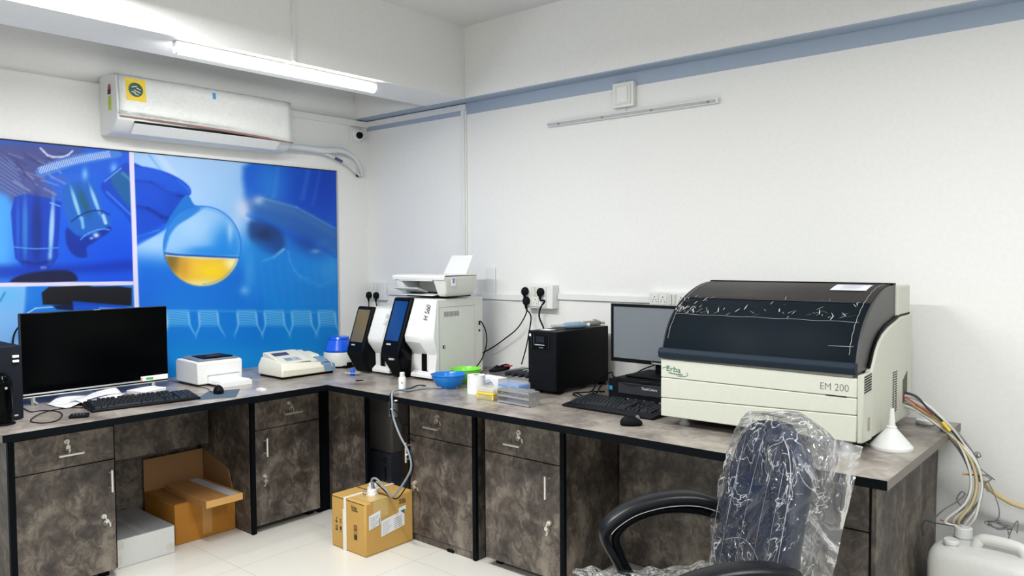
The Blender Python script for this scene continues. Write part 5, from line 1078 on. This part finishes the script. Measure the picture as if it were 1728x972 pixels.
obj('frame', MB().box(0, .05, 0, .02, -.02, .09), LGREY, t, bevel=.002); obj('opening', MB().box(.008, .042, -.002, -.0005, -.01, .08), DGREY, t)
# ------------------------------------------------------------------ CABLES AT THE WALL
cable('black cable slanting from the middle socket box down to the large white analyser', [(1.453, -.081, 1.165), U(889, 525, 'y', -.07), U(874, 553, 'y', -.06), U(850, 573, 'y', -.06), U(830, 587, 'y', -.06), U(813, 596, 'y', -.06)], .0036)
cable('black cable hanging from the lower left plug of the middle socket box to the tray', [(1.462, -.080, 1.112), U(896, 535, 'y', -.06), U(892, 565, 'y', -.05), U(887, 590, 'y', -.06), U(880, 615, 'y', -.1)], .0036)
cable('thick black cable from the large plug down to the black power unit', [(1.563, -.081, 1.163), U(919, 508, 'y', -.07), U(912, 520, 'y', -.06), U(910, 535, 'y', -.05), U(917, 553, 'y', -.055), U(922, 575, 'y', -.04)], .0048)
cable('black cable from the large analyser side port down to the bench', [(1.243, -.224, 1.034), U(812, 543, 'x', 1.265), U(820, 560, 'x', 1.28), U(821, 580, 'x', 1.29), U(814, 604, 'x', 1.29), U(803, 624, 'x', 1.30), (1.32, -.26, Z0+.004)], .0034)
cable('black cable from the corner plug behind the smaller analyser', [(.057, -.05, 1.104), (.056, -.05, 1.06), (.06, -.06, 1.0), (.07, -.08, .8), (.08, -.1, Z0+.004)], .0036)
cable('black cable from the corner plug curving behind the large analyser', [(.133, -.05, 1.104), (.145, -.05, 1.06), (.16, -.06, 1.02), (.2, -.08, .8), (.22, -.1, Z0+.004)], .0036)
cable('black cable crossing the desktop computer below the monitor', [T(1005, 642, .80), (2.20, -.35, .86), (2.30, -.47, .862), (2.42, -.48, .864), (2.56, -.40, .87), (2.62, -.30, .95)], .0034)
cable('black cable hanging behind the monitor to the bench', [(2.37, -.1, 1.0), (2.33, -.12, .90), (2.24, -.15, .85), (2.16, -.2, .79), (2.12, -.25, Z0+.004)], .0032)
for i, pts in enumerate(([(1022, 650), (1010, 645), (1000, 660), (985, 668), (972, 664), (968, 672), (990, 676)], [(1028, 640), (1012, 655), (1008, 668), (990, 672), (975, 670)], [(1020, 662), (1000, 668), (1030, 676), (1060, 674)])):
    cable('black cable coiling on the bench between power unit and keyboard', [T(x, y)+Vector((0, 0, .004+.012*((i+j) % 2))) for j, (x, y) in enumerate(pts)], .0034, group='coiled cables by the power unit')
# ------------------------------------------------------------------ JERRYCANS AND TUBES
HD = mat('milky_hdpe', (232, 234, 230), .38); HD.node_tree.nodes['Principled BSDF'].inputs['Subsurface Weight'].default_value = .0
def jerry(label, loc, rz, w_, d_, h_, caps):
    t = thing('jerrycan', label, 'jerrycan', loc, rz)
    def ring(sx, sy, z, cx=0, n=36, e=4.5):
        o = []
        for i in range(n):
            a = 2*PI*i/n; c, s = math.cos(a), math.sin(a); o.append((cx+sx*math.copysign(abs(c)**(2/e), c), sy*math.copysign(abs(s)**(2/e), s), z))
        return o
    R = [ring(w_*.94, d_*.94, 0), ring(w_, d_, .015), ring(w_, d_, h_*.35), ring(w_*.992, d_*.985, h_*.37), ring(w_, d_, h_*.40), ring(w_, d_, h_*.78), ring(w_*.97, d_*.98, h_*.86), ring(w_*.90, d_*.92, h_*.915), ring(w_*.80, d_*.80, h_*.935)]
    obj('body', MB().loft(R), HD, t, smooth=True, auto=50)
    zt = h_*.93
    k = MB().tube([(-w_*.28, 0, zt-.01), (-w_*.24, 0, zt+.018), (-w_*.12, 0, zt+.036), (w_*.35, 0, zt+.036), (w_*.5, 0, zt+.018), (w_*.52, 0, zt-.02)], [.018, .019, .017, .017, .019, .02], 14, smooth=6)
    obj('handle', k, HD, t, smooth=True, auto=80)
    for i, (x, y, r, hh) in enumerate(caps):
        obj('neck', MB().lathe([(r*.9, zt-.012), (r*.9, zt+.012), (0, zt+.012)], x, y, 24), HD, t, smooth=True); obj('cap', MB().lathe([(r*1.12, zt+.0125), (r*1.12, zt+hh-.003), (r*1.02, zt+hh), (0, zt+hh)], x, y, 28), WHITE, t, smooth=True)
    return t
JX, JY, JH = 3.735, -.30, .405
jerry('milky white jerrycan with a moulded handle on the floor right of the bench', (JX, JY, 0), -.10, .19, .125, JH, [(-.115, -.055, .022, .026), (-.105, .045, .026, .048)])
jerry('white jerrycan with capped probe, at the right edge behind the first', (4.10, -.17, 0), -.1, .15, .10, .40, [(-.045, .0, .038, .035)])
pz1 = Vector((3.985, -.17, .40))
tag(obj('level_probe', MB().tube([(0, 0, 0), (0, 0, .03), (0, 0, .035), (0, 0, .06)], [.003, .003, .006, .006], 10).tube([(0, 0, .06), (0, 0, .07)], .004, 8), mat('probe_amber', (150, 120, 90), .3), smooth=True), 'thin level probe standing in the cap of the far jerrycan', 'probe').location = (3.985, -.17, .407)
CLT = mat('clear_hose', (220, 216, 204), .2, alpha=.8); GYT = mat('grey_hose', (128, 130, 134), .35); WHT = mat('white_hose', (226, 226, 220), .3); YLT = mat('amber_hose', (216, 198, 150), .25, alpha=.9); BKT = mat('dark_hose', (44, 52, 66), .4); RDT = mat('red_wire', (190, 36, 44), .4)
PX0 = Vector((3.435, -.235, .90))
def W(x, y, yy): return U(x, y, 'y', yy)
rs = random.Random(5)
specs = [(WHT, .0055, 'white hose in the bundle arching off the bench end'), (CLT, .0075, 'thick clear hose in the bundle arching off the bench end'), (GYT, .0045, 'grey hose in the bundle arching off the bench end'), (CLT, .006, 'clear hose in the bundle arching off the bench end'), (YLT, .0055, 'amber tinted hose in the bundle arching off the bench end'), (WHT, .004, 'thin white hose in the bundle arching off the bench end'), (GYT, .0045, 'grey hose in the bundle arching off the bench end'), (CLT, .006, 'clear hose in the bundle arching off the bench end'), (WHT, .0045, 'white hose in the bundle arching off the bench end')]
capA = Vector((JX-.103, JY+.055, JH*.93+.045))
BUN = thing('hose_bundle', 'bundle of clear, white and grey hoses arching off the bench end to the jerrycan', 'hoses', (0, 0, 0))
def bp(o, lab=None):
    o.parent = BUN
    if lab: o['label'] = lab
    return o
for i, (m, r, lab) in enumerate(specs):
    o = (i % 3-1)*9; o2 = (i//3-1)*9; yy = -.22+.012*(i % 4)
    a = [W(1516, 664+i*2.4, -.235), W(1545+o*.2, 676+o2*.6+i*1.5, -.23), W(1580+o*.2, 702+o2*.8+i*1.0, yy), W(1612+o*.5, 738+o2*.8, yy), W(1638+o*.9, 776+o2*.4, yy), W(1648+o*1.0, 815, yy), W(1640+o*1.3, 850, yy-.02), W(1618+o*1.6+o2, 880, yy-.03)]
    end = [capA+Vector((rs.uniform(-.012, .012), rs.uniform(-.012, .012), -.0)), W(1628+o, 900, -.16), W(1602+o, 902, -.2)][i % 3]
    bp(obj('hose', MB().tube([*a, end], r*.88, 8, smooth=7), m, smooth=True, auto=80))
bp(obj('hose', MB().tube([W(1516, 672, -.22), W(1560, 694, -.22), W(1605, 735, -.2), W(1640, 780, -.16), W(1668, 822, -.12), W(1700, 845, -.1), W(1728, 856, -.09), W(1760, 862, -.09), (4.06, -.17, .44)], .0095, 10, smooth=8), YLT, smooth=True, auto=80), 'thick amber hose leaving the bundle towards the right edge')
bp(obj('wire', MB().tube([W(1514, 660, -.24), W(1545, 668, -.24), W(1566, 690, -.24), W(1592, 712, -.23), W(1620, 745, -.22), W(1645, 790, -.2)], .004, 8, smooth=7), BKT, smooth=True, auto=80), 'dark blue hose lying on top of the bundle')
bp(obj('wire', MB().tube([W(1522, 668, -.25), W(1540, 678, -.25), W(1558, 691, -.245), W(1575, 700, -.24)], .0028, 6, smooth=7), RDT, smooth=True, auto=80), 'short red wire at the top of the bundle')
bp(obj('cable_tie', MB().tube([W(1590, 712, -.245), W(1603, 727, -.24)], .0062, 10), YEL, smooth=True), 'yellow band round the dark hose of the bundle')
def coil(c, rx, rz_, n, jit, seed, tail):
    r_ = random.Random(seed); p = [Vector(q) for q in tail[:1]]
    for i in range(n*8): a = i*2*PI/8; p.append(Vector((c.x+rx*math.cos(a)*(1+r_.uniform(-jit, jit)), c.y+r_.uniform(-.012, .012), c.z+rz_*math.sin(a)*(1+r_.uniform(-jit, jit)))))
    return p+[Vector(q) for q in tail[1:]]
bp(obj('wire', MB().tube(coil(W(1642, 768, -.2), .018, .012, 3, .5, 1, [W(1630, 775, -.2), W(1640, 790, -.2), W(1668, 830, -.18)]), .0022, 6, smooth=4), GYT, smooth=True, auto=80), 'grey wire knotted at the top of the bundle')
bp(obj('wire', MB().tube(coil(W(1662, 808, -.18), .02, .014, 2, .4, 2, [W(1640, 780, -.2), W(1684, 850, -.17), W(1686, 872, -.17)])+coil(W(1685, 886, -.17), .035, .012, 3, .3, 4, [W(1680, 880, -.17), W(1702, 902, -.17)]), .0024, 6, smooth=4), GYT, smooth=True, auto=80), 'grey wire with a flattened coil hanging at the right')
bp(obj('wire', MB().tube([W(1576, 893, -.24), W(1574, 880, -.24), W(1590, 862, -.24), W(1612, 848, -.22), W(1628, 835, -.2), W(1622, 830, -.2), W(1615, 845, -.2), W(1635, 860, -.2), W(1652, 845, -.2), W(1660, 820, -.2)], .0026, 6, smooth=7), GYT, smooth=True, auto=80), 'grey wire looping between the bundle and the front jerrycan cap')
bp(obj('wire', MB().tube([W(1558, 905, -.3), W(1556, 888, -.29), W(1562, 878, -.28), W(1575, 882, -.26), capA], .002, 6, smooth=7), BKT, smooth=True, auto=80), 'dark thin wire bent over the front jerrycan cap')
bp(obj('wire', MB().tube([W(1586, 877, -.22), W(1600, 882, -.22), W(1612, 890, -.21), W(1612, 902, -.2)], .0022, 6, smooth=7), RDT, smooth=True, auto=80), 'short red wire by the jerrycan neck')
bp(obj('cable_tie', MB().tube([W(1625, 800, -.23), W(1650, 802, -.16)], .003, 6), mat('amber_tie', (214, 150, 60), .4), smooth=True), 'orange tie across the hanging bundle')
tag(obj('wire', MB().tube([W(1700, 928, -.17), W(1703, 905, -.17), W(1712, 885, -.17), W(1718, 880, -.17), W(1716, 900, -.17)], .002, 6, smooth=7), GYT, smooth=True, auto=80), 'grey wire rising from the far jerrycan cap', 'wire')
# ------------------------------------------------------------------ OFFICE CHAIR
LEA = mat('black_leather', (13, 16, 20), .36, spec=.35, bump=.12, bscale=220); LEA2 = mat('navy_leather', (30, 42, 66), .34, bump=.2, bscale=160); STI = mat('white_stitch', (200, 202, 204), .6)
CH = thing('office_chair', 'black leather swivel chair wrapped in clear crinkled plastic, facing left before the bench', 'chair', (3.18, -1.585, 0), math.atan2(-.69, -.72))
def bx(z):   # front surface of the backrest
    u = (z-.44)/.5; return -.205-.095*u+.012*math.sin(u*PI)
def hw_(z):
    u = (z-.40)/.56; return .175+.062*math.sin(PI*min(1, max(0, u*.86+.12)))**.8
def bring(z, off=0, thick=.075, n=40, sh=1.0):
    w = hw_(z)+off; cx = bx(z)-thick/2; o = []
    if z > .82: w *= max(.05, 1-((z-.82)/.137)**2.4)**(1/2.4)
    for i in range(n):
        a = 2*PI*i/n; c, s = math.cos(a), math.sin(a); e = 3.2
        xx = (thick/2*sh+off)*math.copysign(abs(c)**(2/e), c); yy = w*math.copysign(abs(s)**(2/e), s)
        wrap = .03*(abs(yy)/w)**2; o.append((cx+xx+wrap, yy, z))
    return o
zs_ = [.40, .43, .48, .54, .60, .66, .72, .77, .81, .84, .86, .88, .895, .91, .922, .932, .940, .947, .952, .955]
obj('backrest', MB().loft([bring(z, 0, .075 if z < .9 else .075-(z-.9)*.7) for z in zs_]), LEA2, CH, smooth=True, auto=60)
k = MB()
for yy in (-.155, -.06, .045, .155):
    k.tube([(bx(z)+.03*(abs(yy)/hw_(z))**2+.0015, yy*(1-.12*((z-.45)/.5)), z) for z in np.linspace(.45, .90, 14)], .0007, 4)
k.tube([(bx(.62)+.002+.03*(abs(yy)/hw_(.62))**2, yy, .60+.04*math.cos(yy*12)) for yy in np.linspace(-.2, .2, 14)], .0007, 4)
rim = [(bx(z)-.002, hw_(z)*.93*(max(.05, 1-((z-.82)/.137)**2.4)**(1/2.4) if z > .82 else 1), z) for z in np.linspace(.46, .945, 22)]
k.tube([(x+.022, y, z) for x, y, z in rim], .0010, 4).tube([(x+.022, -y, z) for x, y, z in rim], .0010, 4)
obj('stitching', k, STI, CH)
obj('grip_slot', MB().prism([(.0+.018*math.cos(a), .875+.032*math.sin(a)) for a in np.linspace(0, 2*PI, 20)[:-1]], 'x', bx(.875)+.001, bx(.875)+.004), BLACK, CH, label='dark oval slot')
# seat
def sring(z, s_, n=44):
    o = []
    for i in range(n):
        a = 2*PI*i/n; c, s = math.cos(a), math.sin(a); e = 3.4; o.append((-.015+.225*s_*math.copysign(abs(c)**(2/e), c), .245*s_*math.copysign(abs(s)**(2/e), s), z))
    return o
obj('seat', MB().loft([sring(.355, .86), sring(.365, .94), sring(.40, 1.0), sring(.435, .99), sring(.455, .93), sring(.462, .80), sring(.464, .4)]), LEA, CH, smooth=True, auto=60)
obj('seat_pan', MB().box(-.15, .13, -.15, .15, .325, .356), BLACK, CH, bevel=.006)
for s_ in (-1, 1):
    pts = [(-.245, s_*.262, .650), (-.17, s_*.272, .672), (-.08, s_*.278, .672), (.01, s_*.280, .652), (.07, s_*.278, .622), (.108, s_*.274, .588), (.112, s_*.270, .555), (.085, s_*.262, .505), (.06, s_*.256, .455), (.03, s_*.22, .385), (.0, s_*.14, .345)]
    P_ = spline([Vector(p) for p in pts], 6); rr = []
    rings = []
    for i, p in enumerate(P_):
        d = (P_[min(i+1, len(P_)-1)]-P_[max(i-1, 0)]).normalized(); sd = Vector((0, 1, 0)); up = d.cross(sd).normalized(); sd = up.cross(d).normalized()
        f = i/(len(P_)-1); wdt = .037 if f < .48 else max(.022, .037-(f-.48)*.10); th = .020 if f < .45 else max(.013, .020-(f-.45)*.05)
        if f < .06: wdt *= .7+f*5
        rings.append([tuple(p+sd*wdt*math.copysign(abs(math.cos(a))**.7, math.cos(a))+up*th*math.copysign(abs(math.sin(a))**.7, math.sin(a))) for a in np.linspace(0, 2*PI, 21)[:-1]])
    ar = obj('armrest', MB().loft(rings), LEA, CH, smooth=True, auto=70)
    k = MB()
    for q in (-1, 1):
        k.tube([tuple(p+Vector((0, q*.033, 0))+(P_[min(i+1, len(P_)-1)]-P_[max(i-1, 0)]).normalized().cross(Vector((0, 1, 0))).normalized()*(-.0135 if True else 0)) for i, p in enumerate(P_) if i < 31], .0013, 5)
    obj('stitching', k, STI, ar)
    # inner frame of the arm loop
    q_ = [(-.245, s_*.25, .62), (-.16, s_*.262, .640), (-.06, s_*.268, .640), (.03, s_*.268, .612), (.078, s_*.264, .568), (.07, s_*.258, .52), (.04, s_*.25, .46), (-.01, s_*.245, .42), (-.12, s_*.245, .40)]
    obj('arm_frame', MB().tube(q_, .012, 10, smooth=6), BLACK, CH, smooth=True, auto=70)
obj('gas_column', MB().lathe([(.024, .09), (.024, .2), (.016, .201), (.016, .33), (0, .33)], n=20), BLACK, CH, smooth=True)
for i in range(5):
    a = i*2*PI/5+.3; c, s = math.cos(a), math.sin(a)
    lg = obj('leg', MB().tube([(0, 0, .095), (c*.12, s*.12, .088), (c*.27, s*.27, .064)], [.026, .02, .013], 10), BLACK, CH, smooth=True)
    obj('caster', MB().tube([(c*.27-s*.018, s*.27+c*.018, .026), (c*.27+s*.018, s*.27-c*.018, .026)], .026, 16).cyl((c*.27, s*.27, .03), (c*.27, s*.27, .066), .006), BLACKM, lg, smooth=True)
# clear film over the backrest and the seat
def hsh(*a): return math.sin(sum(v*(12.9898+7.13*i) for i, v in enumerate(a)))*.5+.5
def crumple(x, y, z): return .006*math.sin(31*y+17*z+4*math.sin(13*z+9*y))+.005*math.sin(47*z-23*y+5*math.sin(19*x+11*y))+.003*math.sin(90*y+70*z+3*math.sin(40*z))
FC = bpy.data.materials.new('chair_film'); FC.use_nodes = True; film_mat(FC, 12, (.98, .985, .99), .03, .035, .032, gw=.62, crease_glint=.5)
FC2 = bpy.data.materials.new('loose_film'); FC2.use_nodes = True; film_mat(FC2, 7, (.95, .96, .95), .05, .22, .03, gw=.8, crease_glint=.3)
def bagring(v, n=72):
    z = .45+.525*v; zz = min(z, .955); w = (hw_(min(zz, .86)))+.018
    if z > .84: w *= max(.04, 1-((z-.84)/.138)**2.6)**(1/2.6)
    xf = bx(zz)+.012; back = .095+.025*math.exp(-((v-.70)/.25)**2) if z < .93 else .11
    if v > .9: back *= 1-(v-.9)*4.5
    o = []
    for i in range(n):
        a = 2*PI*i/n; c, s = math.cos(a), math.sin(a); e = 2.8
        cx_ = math.copysign(abs(c)**(2/e), c); sy_ = math.copysign(abs(s)**(2/e), s)
        xx = cx_*(.03 if c > 0 else back); yy = sy_*w*(1 if c > 0 else (1-.35*abs(c)))
        px_ = xf-.03+xx+.028*(abs(yy)/w)**2*(c > 0); py_ = yy; d = crumple(px_, py_, z)
        o.append((px_+d*cx_*1.1, py_+d*sy_*.8, z+.004*math.sin(20*py_)))
    return o
obj('plastic_wrap', MB().loft([bagring(v) for v in np.linspace(0, 1, 46)][:], caps=False).loft([bagring(1.0), [(-.36+.0*q[0]+(q[0]+.36)*.4, q[1]*.4, .986) for q in bagring(1.0)]], caps=True), FC, CH, smooth=True, auto=180, label='clear crinkled plastic over the backrest')
# loose corner of the bag flaring out behind
def flare(u_, v_):
    top = Vector((-.375, .02, .93)); tip = Vector((-.465, .14, .93)); bot0 = Vector((-.27, .23, .46)); bot1 = Vector((-.315, .215, .46))
    p = (Vector((-.33, .09, .955))*(1-v_)+bot0*v_)*(1-u_)+(tip*(1-v_)+bot1*v_)*u_
    d = crumple(p.x*2, p.y*2, p.z)*1.6; return (p.x+d*.5, p.y+d, p.z)
obj('plastic_wrap', MB().grid(flare, 18, 30), FC2, CH, smooth=True, auto=180, label='loose flap of clear plastic behind the backrest')
def seatfilm(u_, v_):
    x = -.25+.49*u_; y = -.30+.60*v_; e = max(abs(v_-.5)*2, abs(u_-.5)*2 if u_ > .5 else 0); z = .472+.012*math.sin(9*x+7*y)+crumple(x, y, .3)*1.3
    if e > .86: z -= (e-.86)*.55
    return (x, y, z)
obj('plastic_wrap', MB().grid(seatfilm, 50, 56), FC, CH, smooth=True, auto=180, label='clear plastic over the seat')
